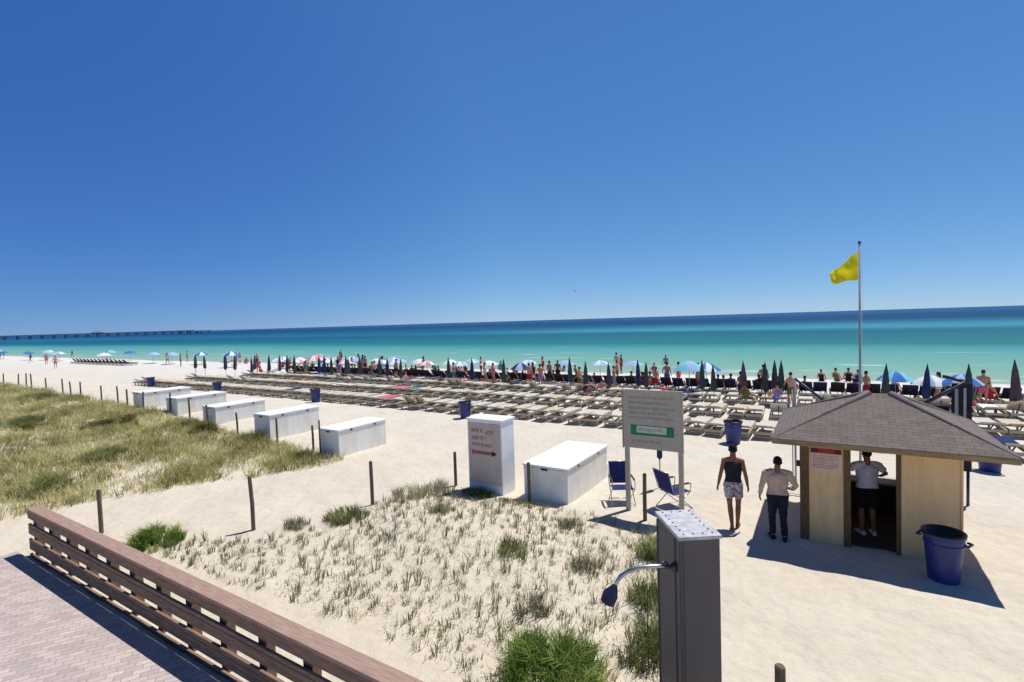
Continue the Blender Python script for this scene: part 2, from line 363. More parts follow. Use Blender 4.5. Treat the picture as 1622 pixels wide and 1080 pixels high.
def grass_mat(name, stops, rough=.85):
    m = N(name); at = m.new('ShaderNodeAttribute', attribute_name='tint'); g = m.new('ShaderNodeNewGeometry')
    n = m.noise(g.outputs['Position'], .7, 4)
    ad = m.new('ShaderNodeMath', operation='MULTIPLY_ADD'); m.link(n.outputs['Fac'], ad.inputs[0]); ad.inputs[1].default_value = 1.5
    m.link(at.outputs['Fac'], ad.inputs[2])
    sb = m.new('ShaderNodeMath', operation='SUBTRACT'); m.link(ad.outputs[0], sb.inputs[0]); sb.inputs[1].default_value = .75
    r = m.ramp(sb.outputs[0], stops); m.link(r.outputs[0], m.b.inputs['Base Color'])
    m.b.inputs['Roughness'].default_value = rough; m.b.inputs['Specular IOR Level'].default_value = .15
    tr = m.new('ShaderNodeBsdfTranslucent'); m.link(r.outputs[0], tr.inputs[0])
    mx = m.new('ShaderNodeMixShader'); mx.inputs[0].default_value = .35; m.link(m.b.outputs[0], mx.inputs[1]); m.link(tr.outputs[0], mx.inputs[2])
    m.link(mx.outputs[0], m.n['Material Output'].inputs[0])
    return m.m
M['dune_grass'] = grass_mat('dune_grass', [(.05, S(112, 108, 54)), (.35, S(162, 156, 92)), (.6, S(198, 192, 132)), (.9, S(232, 224, 178))])
M['sprig'] = grass_mat('sprig_grass', [(.1, S(112, 114, 92)), (.5, S(148, 146, 120)), (.9, S(196, 190, 160))])
M['stubble'] = grass_mat('stubble_straw', [(.1, S(176, 172, 134)), (.5, S(204, 198, 160)), (.9, S(228, 222, 190))])
M['green_grass'] = grass_mat('green_grass', [(.1, S(66, 92, 34)), (.5, S(116, 146, 64)), (.9, S(184, 196, 118))])
M['olive_grass'] = grass_mat('olive_grass', [(.1, S(92, 102, 56)), (.5, S(142, 148, 94)), (.9, S(196, 194, 144))])
M['shrub'] = grass_mat('shrub_leaf', [(.1, S(84, 82, 42)), (.5, S(118, 112, 60)), (.9, S(158, 148, 90))])

# ------------------------------------------------------------------ terrain
def sstep(a, b, x):
    t = np.clip((x - a) / (b - a), 0, 1); return t * t * (3 - 2 * t)

def ground_np(x, y):
    x = np.asarray(x, float); y = np.asarray(y, float)
    edge = -13.4 - np.clip(10.6 - y, 0, 6) * .55           # where the old dune starts
    t = sstep(0, 14, edge - x); t2 = sstep(0, 34, edge - x)
    prof = sstep(-16, 4, y) * (1 - sstep(10.2, 15.5, y))
    bx = .70 * sstep(-14.5, -29, x) * sstep(8, 11, y) * (1 - sstep(13.5, 21, y))   # sand banked against the post line
    z = (.45 * t + .75 * t2) * prof
    z = np.maximum(z, bx)
    # low planted mound
    z = z + .22 * np.exp(-(((x + 6.3) / 2.6) ** 2 + ((y - 8.2) / 1.7) ** 2))
    # bumps
    dn = t * prof
    z = z + dn * (.10 * np.sin(x * .9 + 1.3 * np.sin(y * .7)) * np.cos(y * 1.1 + .5 * x) + .06 * np.sin(x * 2.3 + y * 1.7))
    dry = (1 - sstep(35, 39, y))
    z = z + dry * (.018 * np.sin(x * 1.7 + .8 * np.sin(y * 1.3)) * np.sin(y * 1.9 + x * .6) + .012 * np.sin(x * 4.1 + y * 2.2) * np.sin(y * 3.7 - x))
    w = .5 * np.sin(x * .11) + .3 * np.sin(x * .31 + 1)
    z = z - .40 * sstep(37.5, 45.5, y + w) - 2.2 * sstep(45, 75, y)
    # flat around the hut, the walkway and the boxes
    return z

def gz(x, y): return float(ground_np(x, y))

def axis(parts):
    out = []
    for a, b, st in parts:
        n = max(1, int(round((b - a) / st))); out += list(np.linspace(a, b, n, endpoint=False))
    out.append(parts[-1][1]); return np.array(out)
xs = axis([(-12000, -2000, 1000), (-2000, -400, 200), (-400, -120, 20), (-120, -60, 2), (-60, -20, .6), (-20, 6, .16), (6, 20, .6), (20, 100, 8), (100, 1000, 100), (1000, 12000, 1000)])
ys = axis([(-6000, -500, 500), (-500, -50, 50), (-50, -5, 3), (-5, 2, .5), (2, 14, .16), (14, 34, .4), (34, 50, .5), (50, 90, 5), (90, 600, 100), (600, 9000, 1200), (9000, 30000, 7000)])
GX, GY = np.meshgrid(xs, ys)
GZ = ground_np(GX, GY)
near = (GX > -22) & (GX < 8) & (GY > 1) & (GY < 20)
# trampled relief
for i, j in np.argwhere(near):
    p = Vector((GX[i, j] * 1.6, GY[i, j] * 1.6, 0)); GZ[i, j] += .022 * noise.noise(p * 1.3) + .014 * noise.noise(p * 3.1)
me = bpy.data.meshes.new('beach'); nx, ny = len(xs), len(ys)
co = np.stack([GX.ravel(), GY.ravel(), GZ.ravel()], 1)
idx = np.arange(nx * ny).reshape(ny, nx)
q = np.stack([idx[:-1, :-1].ravel(), idx[:-1, 1:].ravel(), idx[1:, 1:].ravel(), idx[1:, :-1].ravel()], 1)
def np_mesh(me, co, faces, smooth=True):
    k = faces.shape[1]
    me.vertices.add(len(co)); me.vertices.foreach_set('co', co.astype(np.float32).ravel())
    me.loops.add(faces.size); me.loops.foreach_set('vertex_index', faces.astype(np.int32).ravel())
    me.polygons.add(len(faces)); me.polygons.foreach_set('loop_start', np.arange(0, faces.size, k, dtype=np.int32))
    me.update(calc_edges=True); me.validate()
    if smooth: me.polygons.foreach_set('use_smooth', np.ones(len(me.polygons), bool))
np_mesh(me, co, q); me.materials.append(M['sand'])
beach = bpy.data.objects.new('beach', me); col.objects.link(beach); tag(beach, kind='structure')
# sea surface
xs2 = axis([(-30000, -1000, 3000), (-1000, 1000, 100), (1000, 30000, 3000)]); ys2 = axis([(38, 100, 6), (100, 1000, 60), (1000, 40000, 3000)])
X2, Y2 = np.meshgrid(xs2, ys2); me = bpy.data.meshes.new('sea'); i2 = np.arange(X2.size).reshape(X2.shape)
np_mesh(me, np.stack([X2.ravel(), Y2.ravel(), np.full(X2.size, -.30)], 1), np.stack([i2[:-1, :-1].ravel(), i2[:-1, 1:].ravel(), i2[1:, 1:].ravel(), i2[1:, :-1].ravel()], 1))
me.materials.append(M['water']); sea = bpy.data.objects.new('sea', me); col.objects.link(sea); tag(sea, kind='structure')

# ------------------------------------------------------------------ grass blades
def blades(name, px, py, h, nb, spread, lean, width, mat, tint=(0, 1), parent=None, zoff=-.02, origin=None, clump_tint=.5):
    "px,py arrays of tuft centres; h array of heights; nb blades each: arching strips of 5 vertices"
    px = np.asarray(px, float); py = np.asarray(py, float); h = np.broadcast_to(np.asarray(h, float), px.shape)
    n = len(px); pz = ground_np(px, py) + zoff
    ctint = rng.uniform(tint[0], tint[1], n)
    k = np.repeat(np.arange(n), nb); m = len(k)
    a = rng.uniform(0, 2 * PI, m); rr = np.sqrt(rng.uniform(0, 1, m)) * spread
    bx = px[k] + rr * np.cos(a); by = py[k] + rr * np.sin(a); bz = pz[k]
    H = h[k] * rng.uniform(.55, 1.15, m); ln = H * lean * rng.uniform(.3, 1.2, m)
    la = a + rng.normal(0, .7, m); dx = np.cos(la) * ln + .12 * H; dy = np.sin(la) * ln - .04 * H   # a little wind
    wa = rng.uniform(0, PI, m); wx = np.cos(wa) * width * .5; wy = np.sin(wa) * width * .5
    W = rng.uniform(.6, 1.2, m); wx *= W; wy *= W
    V = np.zeros((m, 5, 3))
    V[:, 0] = np.stack([bx - wx, by - wy, bz], 1); V[:, 1] = np.stack([bx + wx, by + wy, bz], 1)
    mx = bx + dx * .35; my = by + dy * .35; mz = bz + H * .62
    V[:, 2] = np.stack([mx + wx * .8, my + wy * .8, mz], 1); V[:, 3] = np.stack([mx - wx * .8, my - wy * .8, mz], 1)
    V[:, 4] = np.stack([bx + dx, by + dy, bz + H * (1 - .25 * lean)], 1)
    if origin is not None: V -= np.array(origin)
    b = np.arange(m)[:, None] * 5
    tris = np.concatenate([b + np.array([0, 1, 2]), b + np.array([0, 2, 3]), b + np.array([3, 2, 4])], 0)
    me = bpy.data.meshes.new(name); np_mesh(me, V.reshape(-1, 3), tris, False)
    at = me.attributes.new('tint', 'FLOAT', 'POINT')
    tv = np.clip(ctint[k] * clump_tint + rng.uniform(tint[0], tint[1], m) * (1 - clump_tint), 0, 1)
    at.data.foreach_set('value', np.repeat(tv, 5).astype(np.float32))
    me.materials.append(mat)
    o = bpy.data.objects.new(name, me); col.objects.link(o); o.parent = parent
    if origin is not None: o.location = origin
    return o

def inpoly(x, y, P):
    ins = np.zeros(len(x), bool); j = len(P) - 1
    for i in range(len(P)):
        xi, yi = P[i]; xj, yj = P[j]
        c = ((yi > y) != (yj > y)) & (x < (xj - xi) * (y - yi) / (yj - yi + 1e-12) + xi); ins ^= c; j = i
    return ins

# planted seedlings between the walkway and the boxes (rows, slightly disturbed)
plot = [(-11.6, 4.75), (-9.4, 4.75), (-7.8, 4.9), (-6.4, 5.0), (-5.1, 5.05), (-4.2, 4.95), (-3.4, 4.7), (-1.7, 4.9), (-1.75, 6.4), (-2.5, 8.7), (-3.1, 10.4), (-3.9, 10.6), (-6.0, 10.5), (-8.9, 10.35), (-9.7, 8.9), (-9.5, 7.3), (-10.4, 6.1), (-11.7, 5.5)]
g1, g2 = np.meshgrid(np.arange(-13, 0, .235), np.arange(4, 12, .22)); g1 = g1.ravel() + .18 * (np.round(g2.ravel() / .22) % 2); g2 = g2.ravel()
g1 = g1 + rng.normal(0, .11, len(g1)); g2 = g2 + rng.normal(0, .11, len(g2))
gn = np.array([noise.noise(Vector((a * .9, b * .9, 7.))) for a, b in zip(g1, g2)])
keep = inpoly(g1, g2, plot) & (rng.random(len(g1)) > .22 - .7 * gn); g1 = g1[keep]; g2 = g2[keep]
o = blades('seedlings', g1, g2, rng.uniform(.10, .20, len(g1)) * (1 + 1.1 * rng.random(len(g1)) ** 3), 12, .05, .42, .013, M['sprig'], (0, .75))
tag(o, 'rows of small grey-green dune grass seedlings planted in the pale sand', 'grass', kind='stuff')
# fine dry stubble over the same plot
r1 = rng.uniform(-13, 0, 5500); r2 = rng.uniform(4, 12, 5500); keep = inpoly(r1, r2, plot); r1 = r1[keep]; r2 = r2[keep]
o = blades('dry_stubble', r1, r2, rng.uniform(.05, .14, len(r1)), 5, .06, .8, .014, M['stubble'], (.2, 1))
tag(o, 'sparse straw-coloured stubble scattered between the seedlings', 'grass', kind='stuff')

# old dune: dense mixed grass, thinning to its sandy edge
n = 40000
x = -12 - 60 * rng.random(n) ** 1.25; y = rng.uniform(-3, 11.4, n)
edge = -13.9 - np.clip(10.6 - y, 0, 6) * .55
nv = np.array([noise.noise(Vector((a * .5, b * .5, 3.))) for a, b in zip(x, y)])
dd = (edge - x) / 7.0 + nv * .9
keep = (x < edge) & (rng.random(n) < np.clip(.45 + dd * 1.1, .22, 1)); x = x[keep]; y = y[keep]; nv = nv[keep]
keep = y > (-1.014 * 0 + 2.0 - 0 * x); x, y, nv = x[keep], y[keep], nv[keep]
o = blades('dune_grass', x, y, rng.uniform(.16, .40, len(x)) * (1 + .6 * nv), 10, .14, .8, .017, M['dune_grass'], (0, 1), clump_tint=.75)
tag(o, 'olive and straw grass covering the old dune on the left', 'grass', kind='stuff')
kk = rng.random(len(x)) < .22
o = blades('dune_stalks', x[kk] + .1, y[kk] + .1, rng.uniform(.25, .55, kk.sum()), 5, .10, .6, .014, M['stubble'], (.1, .9))
tag(o, 'pale dry stalks standing in the old dune grass', 'grass', kind='stuff')

def clump(name, x, y, r, h, nb, mat, label, cat, width=.014, lean=.7, sq=1.0, group=None, tint=(0, 1), k=None):
    k = k or max(6, int(r * r * 60)); a = rng.uniform(0, 2 * PI, k); q = np.sqrt(rng.random(k)) * r
    z0 = gz(x, y)
    hh = h * (1.05 - .55 * (q / r) ** 2)
    o = blades(name, x + q * np.cos(a), y + sq * q * np.sin(a), hh, nb, .08, lean, width, mat, tint, origin=(x, y, z0))
    return tag(o, label, cat, group)
clump('grass_clump', -12.25, 5.0, .52, .46, 50, M['green_grass'], 'low round green grass clump behind the railing at the left', 'grass clump', k=40)
clump('green_bush', -2.98, 5.5, .64, .52, 60, M['green_grass'], 'bright green bushy clump at the bottom edge left of the shower tower', 'bush', k=44, width=.016)
clump('vine_plant', -2.0, 6.5, .42, .62, 22, M['olive_grass'], 'tall olive weeds growing close beside the shower tower base', 'plant', k=30)
clump('vine_plant', -2.35, 7.7, .34, .5, 20, M['olive_grass'], 'loose olive weeds behind the shower arm', 'plant', k=24)
clump('vine_plant', -2.75, 9.3, .36, .55, 34, M['olive_grass'], 'small green weeds at the foot of the grey sign', 'plant', k=22)
clump('grass_tuft', -9.5, 7.75, .42, .40, 30, M['olive_grass'], 'dark olive grass tuft beside the third path post', 'grass tuft', k=26)
clump('grass_tuft', -9.25, 9.6, .5, .45, 20, M['sprig'], 'thin grey grass tuft behind the third path post', 'grass tuft', k=20)
clump('grass_tuft', -8.85, 10.2, .45, .45, 22, M['sprig'], 'thin grey grass tuft left of the tall sign cabinet', 'grass tuft', k=20)
clump('grass_tuft', -7.75, 10.55, .5, .24, 30, M['olive_grass'], 'short olive grass tuft at the foot of the tall sign cabinet', 'grass tuft', k=34, sq=.35)
clump('grass_tuft', -5.05, 7.9, .32, .30, 26, M['olive_grass'], 'small olive grass tuft in the middle of the seedling plot', 'grass tuft', k=16)
for i, (x, y, r, h) in enumerate([(-7.6, 8.9, .3, .3), (-10.2, 6.9, .28, .3), (-4.6, 9.6, .34, .3), (-3.6, 8.2, .3, .34), (-3.9, 6.6, .3, .3)]):
    clump('grass_tuft', x, y, r, h, 22, M['sprig'], ['faint grey-green tuft near the back of the seedling plot', 'faint tuft close to the leaning corner post', 'loose tuft in front of the grey sign', 'loose tuft left of the shower arm', 'loose tuft behind the bright green bush'][i], 'grass tuft', k=14)
clump('grass_tuft', -6.4, 10.45, .6, .15, 20, M['olive_grass'], 'low grass fringe in front of the nearest white storage box', 'grass tuft', k=26, sq=.3)
clump('grass_tuft', -15.3, 10.75, .32, .42, 26, M['olive_grass'], 'olive grass tuft at the tip of the old dune', 'grass tuft', k=16)
clump('grass_tuft', -14.7, 10.5, .28, .34, 22, M['sprig'], 'pale grass tuft in front of the second white storage box', 'grass tuft', k=14)
clump('grass_tuft', -18.9, 11.15, .5, .62, 30, M['olive_grass'], 'tall olive grass tuft in front of the third white storage box', 'grass tuft', k=26)
for i, (x, y, r, lb) in enumerate([(-25.9, 9.2, 1.0, 'dark olive shrub on the dune crest in front of the white boxes'), (-36.5, 9.8, 1.0, 'dark shrub farthest along the dune crest'),
                                   (-21.5, 10.6, .5, 'small dark shrub beside the dune posts'), (-29.0, 7.4, .9, 'brown-green shrub on the back of the dune at the left'), (-23.0, 11.0, .42, 'little dark shrub between two dune posts'),
                                   (-21.0, 7.2, .55, 'low olive shrub in the middle of the dune grass'), (-19.0, 5.0, .6, 'low shrub in the dune grass nearest the walkway')]):
    clump('dune_shrub', x, y, r, .60, 70, M['shrub' if i in (0, 2) else 'olive_grass'], lb, 'shrub', k=int(24 * r * r) + 8, width=.02, group='shrubs on the old dune', lean=.9)

# ------------------------------------------------------------------ walkway and railing
d = MB(); d.box(-14.3, 3.0, -3.0, 3.30, -.15, .062)
o = d.build('walkway', M['deck'], bevel=.01); tag(o, 'wide walkway of pale pinkish-grey pavers along the railing', kind='structure')
rail = empty('railing', (-3.0, 3.4, 0)); tag(rail, 'long brown wooden board railing beside the walkway', 'railing')
X0, X1 = -13.9 + 3.0, 4.5   # local x range
c = MB(); c.box(X0 - .04, X1, -.02, .20, .955, 1.0); c.build('top_cap', M['rail_cap'], rail, bevel=.008)
for zc0, zc1 in ((.625, .685), (.475, .617), (.305, .375), (.155, .298), (-.02, .065)):
    b = MB(); b.box(X0, X1, -.008, .03, zc0, zc1); b.build('horizontal_board', M['rail'], rail, bevel=.004)
b = MB(); b.box(X0, X1, -.006, .032, .795, .953); b.build('top_rail', M['rail'], rail, bevel=.004)
b = MB(); b.box(X0, X1, .034, .07, .60, .64); b.box(X0, X1, .034, .07, .29, .33); b.build('back_batten', M['rail'], rail)
px = X0 + .08
while px < X1:
    p = MB(); p.box(px - .08, px + .08, .072, .20, -.1, .953); p.build('post', M['rail'], rail, bevel=.006)
    px += .88

# ------------------------------------------------------------------ path posts
def post(x, y, h, tilt, label, group, r=.045):
    p = MB(); n = 9
    p.tube([(0, 0, -.3), (0, 0, h * .5), (tilt[0] * .5, tilt[1] * .5, h - .015), (tilt[0] * .52, tilt[1] * .52, h)], [r, r * .97, r * .93, r * .7], n)
    o = p.build('wooden_post', M['post_wood'], smooth=False, loc=(x, y, gz(x, y)))
    tag(o, label, 'post', group)
near_posts = [(-13.97, 4.62, 1.0, (-.05, 0), 'dark wooden post just behind the far end of the railing'),
              (-10.99, 6.41, 1.22, (-.12, 0), 'leaning wooden post at the left corner of the seedling plot'),
              (-9.69, 8.74, 1.1, (-.02, 0), 'upright wooden post halfway along the seedling plot, beside the sand path'),
              (-8.77, 10.94, .95, (0, 0), 'short wooden post left of the tall sign cabinet'),
              (-6.28, 10.72, 1.0, (0, 0), 'wooden post in front of the nearest white storage box'),
              (-3.42, 10.9, 1.05, (0, .05), 'wooden post under the right half of the grey sign board')]
for x, y, h, t, lb in near_posts: post(x, y, h, t, lb, 'posts round the seedling plot')
post(-.41, 5.66, .92, (0, 0), 'thick short wooden post at the bottom edge right of the shower tower', 'posts round the seedling plot', .055)
lx = [-15.75, -18.2, -20.5, -22.5, -24.6, -26.5, -28.5, -30.3, -32.2]
for i in range(14): lx.append(-34 - 2.0 * i)
for i, x in enumerate(lx):
    post(x, 11.55 + .2 * math.sin(i * 1.7), .93 + .12 * random.random(), (random.uniform(-.06, .04), random.uniform(-.05, .05)),
         'weathered post at the right-hand end of the dune post line' if i == 0 else 'thin weathered post in the long line behind the dune grass', 'posts along the old dune', .04)
post(-15.1, 11.35, 1.25, (0, 0), 'taller thin post against the second white storage box', None, .03)

# ------------------------------------------------------------------ storage boxes
def storage_box(x1, y0, w, L, h, label, z=None):
    z = gz(x1 - w / 2, y0 + .5) - .03 if z is None else z
    t = empty('storage_box', (x1 - w / 2, y0, z)); tag(t, label, 'storage box', 'white storage boxes along the dune')
    b = MB(); b.box(-w / 2, w / 2, 0, L, -.25, h - .05)
    o = b.build('body', M['box_side'], t, bevel=.012)
    f = MB()
    f.box(-w / 2 - .0, w / 2, -.02, -.002, h - .15, h - .08)
    f.build('batten', M['box_side'], t, bevel=.003)
    l = MB(); l.box(-w / 2 - .03, w / 2 + .03, -.04, L + .03, h - .048, h + .0)
    l.build('lid', M['lid_white'], t, bevel=.01)
    hd = MB(); hd.box(-.09, .09, -.05, -.043, h - .115, h - .06); hd.build('latch', M['steel_dark'], t, bevel=.002)
    for yy in (L * .25, L * .75):
        hg = MB(); hg.box(w / 2 + .001, w / 2 + .010, yy - .05, yy + .05, h - .12, h - .055); hg.build('hinge', M['steel_dark'], t, bevel=.002)
    return t
storage_box(-5.31, 10.91, 1.22, 2.62, .95, 'nearest white storage box, beside the grey sign')
storage_box(-14.29, 11.5, 1.02, 2.2, .98, 'second white storage box, right of the dune post line')
for x, lb in ((-18.66, 'third white storage box from the right, behind a tall olive grass tuft'), (-22.6, 'fourth white storage box from the right, behind the dune posts'),
              (-25.9, 'fifth white storage box from the right, half hidden by dune grass'), (-29.4, 'sixth white storage box, smallest and farthest along the dune')):
    storage_box(x, 11.75, 1.05, 2.3, .98 if x > -20 else .80, lb)

# marks that read as small unreadable lettering (short strokes)
def words(mb, x0, x1, z, hgt, y, seed, density=1.0, wordlen=(3, 7)):
    r = random.Random(seed); x = x0; cw = hgt * .62
    while x + cw < x1:
        for _ in range(r.randint(*wordlen)):
            if x + cw > x1: break
            t = hgt * .17; k = r.randint(0, 4)
            if k != 1: mb.box(x, x + t, y - .002, y, z, z + hgt)
            if k in (0, 1, 3): mb.box(x + t, x + cw * .78, y - .002, y, z + hgt - t, z + hgt)
            if k in (0, 2, 4): mb.box(x + t, x + cw * .78, y - .002, y, z, z + t)
            if k in (2, 3): mb.box(x + t, x + cw * .7, y - .002, y, z + hgt * .45, z + hgt * .45 + t)
            if k in (1, 4): mb.box(x + cw * .6, x + cw * .6 + t, y - .0024, y, z + t, z + hgt - t)
            x += cw
        x += cw * .7
    return mb

# tall sign cabinet
t = empty('sign_cabinet', (-7.65, 10.8, gz(-7.6, 11) - .02)); tag(t, 'tall pale cabinet with faded red lettering on its front', 'cabinet')
b = MB(); b.box(-.54, .54, 0, .62, -.2, 1.93); b.build('body', M['white_paint'], t, bevel=.01)
b = MB(); b.box(-.57, .57, -.03, .65, 1.932, 1.98); b.build('lid', M['lid_white'], t, bevel=.008)
b = MB(); b.box(-.50, .50, -.014, -.002, .25, 1.86); s = b.build('sign_panel', M['cabinet_paint'], t, bevel=.002)
g = MB()
words(g, -.40, -.02, 1.62, .10, -.0162, 3, wordlen=(4, 4)); words(g, .06, .38, 1.58, .10, -.0162, 4, wordlen=(4, 4))
words(g, -.38, .12, 1.42, .10, -.0162, 5, wordlen=(7, 7)); words(g, -.38, .26, 1.25, .085, -.0162, 6)
g.build('red_lettering', M['faded_red'], s)
g = MB(); g.box(-.36, .34, -.017, -.0145, 1.035, 1.125); g.box(-.40, -.34, -.0172, -.0145, 1.02, 1.15); g.build('red_bar', M['faded_red'], s)
g = MB(); g.add([(.24, -.0185, 1.0), (.40, -.0185, 1.08), (.24, -.0185, 1.16), (.24, -.0174, 1.0), (.40, -.0174, 1.08), (.24, -.0174, 1.16)], [(0, 1, 2), (5, 4, 3), (0, 3, 4, 1), (1, 4, 5, 2), (2, 5, 3, 0)]); g.build('arrow_head', M['dark_print'], s)

# large grey sign on two posts
t = empty('notice_sign', (-3.3, 11.25, gz(-3.3, 11.2))); tag(t, 'large grey timber notice sign on two posts with a green bar', 'sign')
for px in (-.64, .58):
    p = MB(); p.box(px - .05, px + .05, .03, .12, -.4, 2.84); p.build('post', M['grey_wood'], t, bevel=.006)
b = MB(); b.box(-.70, .64, -.012, .028, 1.52, 2.83); s = b.build('board', M['sign_wood'], t, bevel=.004)
f = MB(); f.box(-.72, .66, -.03, .03, 2.832, 2.87); f.box(-.72, -.702, -.03, .03, 1.50, 2.83); f.box(.642, .66, -.03, .03, 1.5, 2.83); f.build('frame', M['grey_wood'], t, bevel=.003)
g = MB()
for i, zz in enumerate((2.66, 2.54, 2.42, 2.31, 2.20)): words(g, -.56, .5 - .14 * (i % 2), zz, .055, -.0143, 20 + i)
words(g, -.5, .2, 1.66, .05, -.0143, 31)
g.build('lettering', M['grey_print'], s)
g = MB(); g.box(-.52, .46, -.016, -.0125, 1.83, 2.06); g.build('green_panel', M['sign_green'], s)
g = MB(); g.box(-.38, .30, -.0185, -.0165, 1.885, 2.045); pl = g.build('light_panel', M['sign_light'], s)
g = MB(); words(g, -.34, .28, 1.94, .05, -.019, 40); g.build('panel_lettering', M['grey_print'], s)

# ------------------------------------------------------------------ folding chairs by the sign
def folding_chair(x, y, rz, label):
    t = empty('folding_chair', (x, y, gz(x, y)), rz); tag(t, label, 'chair', 'navy folding beach chairs')
    f = MB()
    for s in (-.27, .27):
        f.tube([(s, .30, 0), (s, -.26, .46), (s, -.40, .92)], .011, 8); f.tube([(s, -.32, 0), (s, .24, .42)], .011, 8)
        f.tube([(s, .26, .60), (s, -.30, .60)], .012, 8); f.tube([(s, .24, .42), (s, .26, .60)], .01, 8)
    for yy, zz in ((.30, .012), (-.32, .012)): f.tube([(-.27, yy, zz), (.27, yy, zz)], .01, 8)
    f.tube([(-.27, -.40, .92), (.27, -.40, .92)], .011, 8)
    f.build('frame', M['steel'], t, smooth=True)
    b = MB(); b.bar((0, .25, .41), (0, -.22, .38), .50, .012); b.build('seat', M['chair_blue'], t)
    b = MB(); b.bar((0, -.235, .42), (0, -.395, .91), .50, .012, up=(0, 1, 0)); b.build('backrest', M['chair_blue'], t)
    for s in (-.27, .27):
        b = MB(); b.box(s - .025, s + .025, -.26, .2, .613, .632); b.build('armrest', M['dark_wood'], t, bevel=.004)
folding_chair(-4.25, 11.75, math.radians(-150), 'navy folding chair behind the left post of the grey sign')
folding_chair(-3.05, 12.0, math.radians(-35), 'navy folding chair behind the right post of the grey sign')
t = empty('folded_umbrella', (-3.72, 13.2, gz(-3.7, 13.2))); tag(t, 'dark furled umbrella standing in the sand behind the grey sign', 'umbrella')
b = MB(); b.tube([(0, 0, -.2), (0, 0, 1.9)], .016, 8); b.build('pole', M['pole_grey'], t)
b = MB(); b.tube([(0, 0, .75), (0, 0, .82), (0, 0, 1.5), (0, 0, 1.84)], [.03, .075, .06, .015], 12); b.build('canopy', M['umb_navy'], t, smooth=True)

# ------------------------------------------------------------------ shower tower
t = empty('shower_tower', (-1.25, 5.45, 0), math.radians(35.0)); tag(t, 'tall dark grey outdoor shower tower with pale speckled top', 'shower')
# local x = across (screen right), local y = away
b = MB(); b.box(-.205, .205, -.30, .38, -.2, 2.26); bd = b.build('body', M['tower_side'], t, bevel=.008)
b = MB()
for xx in (-.2065, ):
    for yy in (-.28, -.16, .36): b.box(xx - .010, xx, yy - .008, yy + .008, 0, 2.22)
b.box(-.170, -.162, -.306, -.3, 0, 2.24); b.box(-.188, -.184, -.306, -.3, 0, 2.24)
b.build('corner_trim', M['tower_side'], t)
b = MB(); b.box(-.222, .222, -.318, .398, 2.262, 2.30); b.build('top_cap', M['tower_top'], t, bevel=.006)
for i in range(7):
    for s in (-.15, .15): b = MB(); b.tube([(s, -.25 + i * .098, 2.299), (s, -.25 + i * .098, 2.306)], .010, 8); b.build('bolt', M['steel_dark'], t)
for s in (-.05, .05):
    for yy in (-.25, .338): b = MB(); b.tube([(s, yy, 2.299), (s, yy, 2.306)], .010, 8); b.build('bolt', M['steel_dark'], t)
a0 = Vector((-.207, -.17, 1.93))
b = MB(); b.tube([a0, a0 + Vector((-.015, 0, 0))], .055, 16); b.tube([a0 + Vector((-.015, 0, 0)), a0 + Vector((-.05, 0, 0))], [.05, .03], 16); b.build('wall_flange', M['steel_dark'], t, smooth=False)
b = MB(); pts = [a0 + Vector(p) for p in ((-.03, 0, 0), (-.20, 0, .02), (-.38, 0, .015), (-.49, 0, -.015), (-.57, 0, -.06), (-.615, 0, -.12), (-.64, 0, -.17))]
b.tube(pts, .021, 12); b.build('shower_arm', M['steel'], t, smooth=True)
b = MB(); b.tube([a0 + Vector((-.635, 0, -.155)), a0 + Vector((-.65, 0, -.19)), a0 + Vector((-.685, 0, -.25)), a0 + Vector((-.72, 0, -.33))], [.026, .045, .078, .074], 20, True, flat=(0, 1, 0))
b.build('shower_head', M['bin_dark'], t, smooth=False)
b = MB(); b.tube([a0 + Vector((-.30, -.0, 0)), a0 + Vector((-.305, -.0, -.6)), a0 + Vector((-.30, .0, -1.15))], .0045, 6); b.build('pull_chain', M['dark_wood'], t)
b = MB(); b.tube([a0 + Vector((-.06, 0, .0)), a0 + Vector((-.09, 0, .05)), a0 + Vector((-.14, 0, .055))], .010, 8); b.build('valve_lever', M['steel_dark'], t)

# ------------------------------------------------------------------ hut
HX0, HX1, HY0, HY1 = -.44, 2.0, 11.42, 13.85
t = empty('beach_hut', (.78, HY0, 0)); tag(t, 'small tan timber beach hut with a hipped shingle roof', 'hut')
cx = .78
def hb(x0, x1, y0, y1, z0, z1, name, mat, bev=.006, par=None):
    b = MB(); b.box(x0 - cx, x1 - cx, y0 - HY0, y1 - HY0, z0, z1); return b.build(name, mat, par or t, bevel=bev)
WT = 2.12
hb(-.285, .29, HY0 + .02, HY0 + .10, -.1, WT, 'wall', M['ply'])
hb(1.17, HX1, HY0 + .02, HY0 + .10, -.1, WT, 'wall', M['ply'])
hb(HX0, HX0 + .07, HY0 + .12, HY1, -.1, WT, 'wall', M['ply'])
hb(HX1 - .07, HX1, HY0 + .102, HY1, -.1, WT, 'wall', M['ply'])
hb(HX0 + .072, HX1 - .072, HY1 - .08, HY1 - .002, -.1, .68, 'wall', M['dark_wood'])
hb(HX0, -.287, HY0, HY0 + .118, -.1, WT, 'corner_post', M['trim_wood'])
hb(.292, .405, HY0, HY0 + .118, -.1, WT, 'door_post', M['trim_wood'])
hb(1.10, 1.168, HY0 + .01, HY0 + .11, -.1, WT, 'door_post', M['trim_wood'])
hb(HX1 - .004, HX1 + .03, HY0 + .0, HY0 + .10, -.1, WT, 'corner_post', M['ply'])
hb(HX1 - .10, HX1 - .002, HY1 + .0, HY1 + .09, -.1, WT, 'corner_post', M['trim_wood'])
hb(HX0, HX0 + .10, HY1 + .0, HY1 + .09, -.1, WT, 'corner_post', M['trim_wood'])
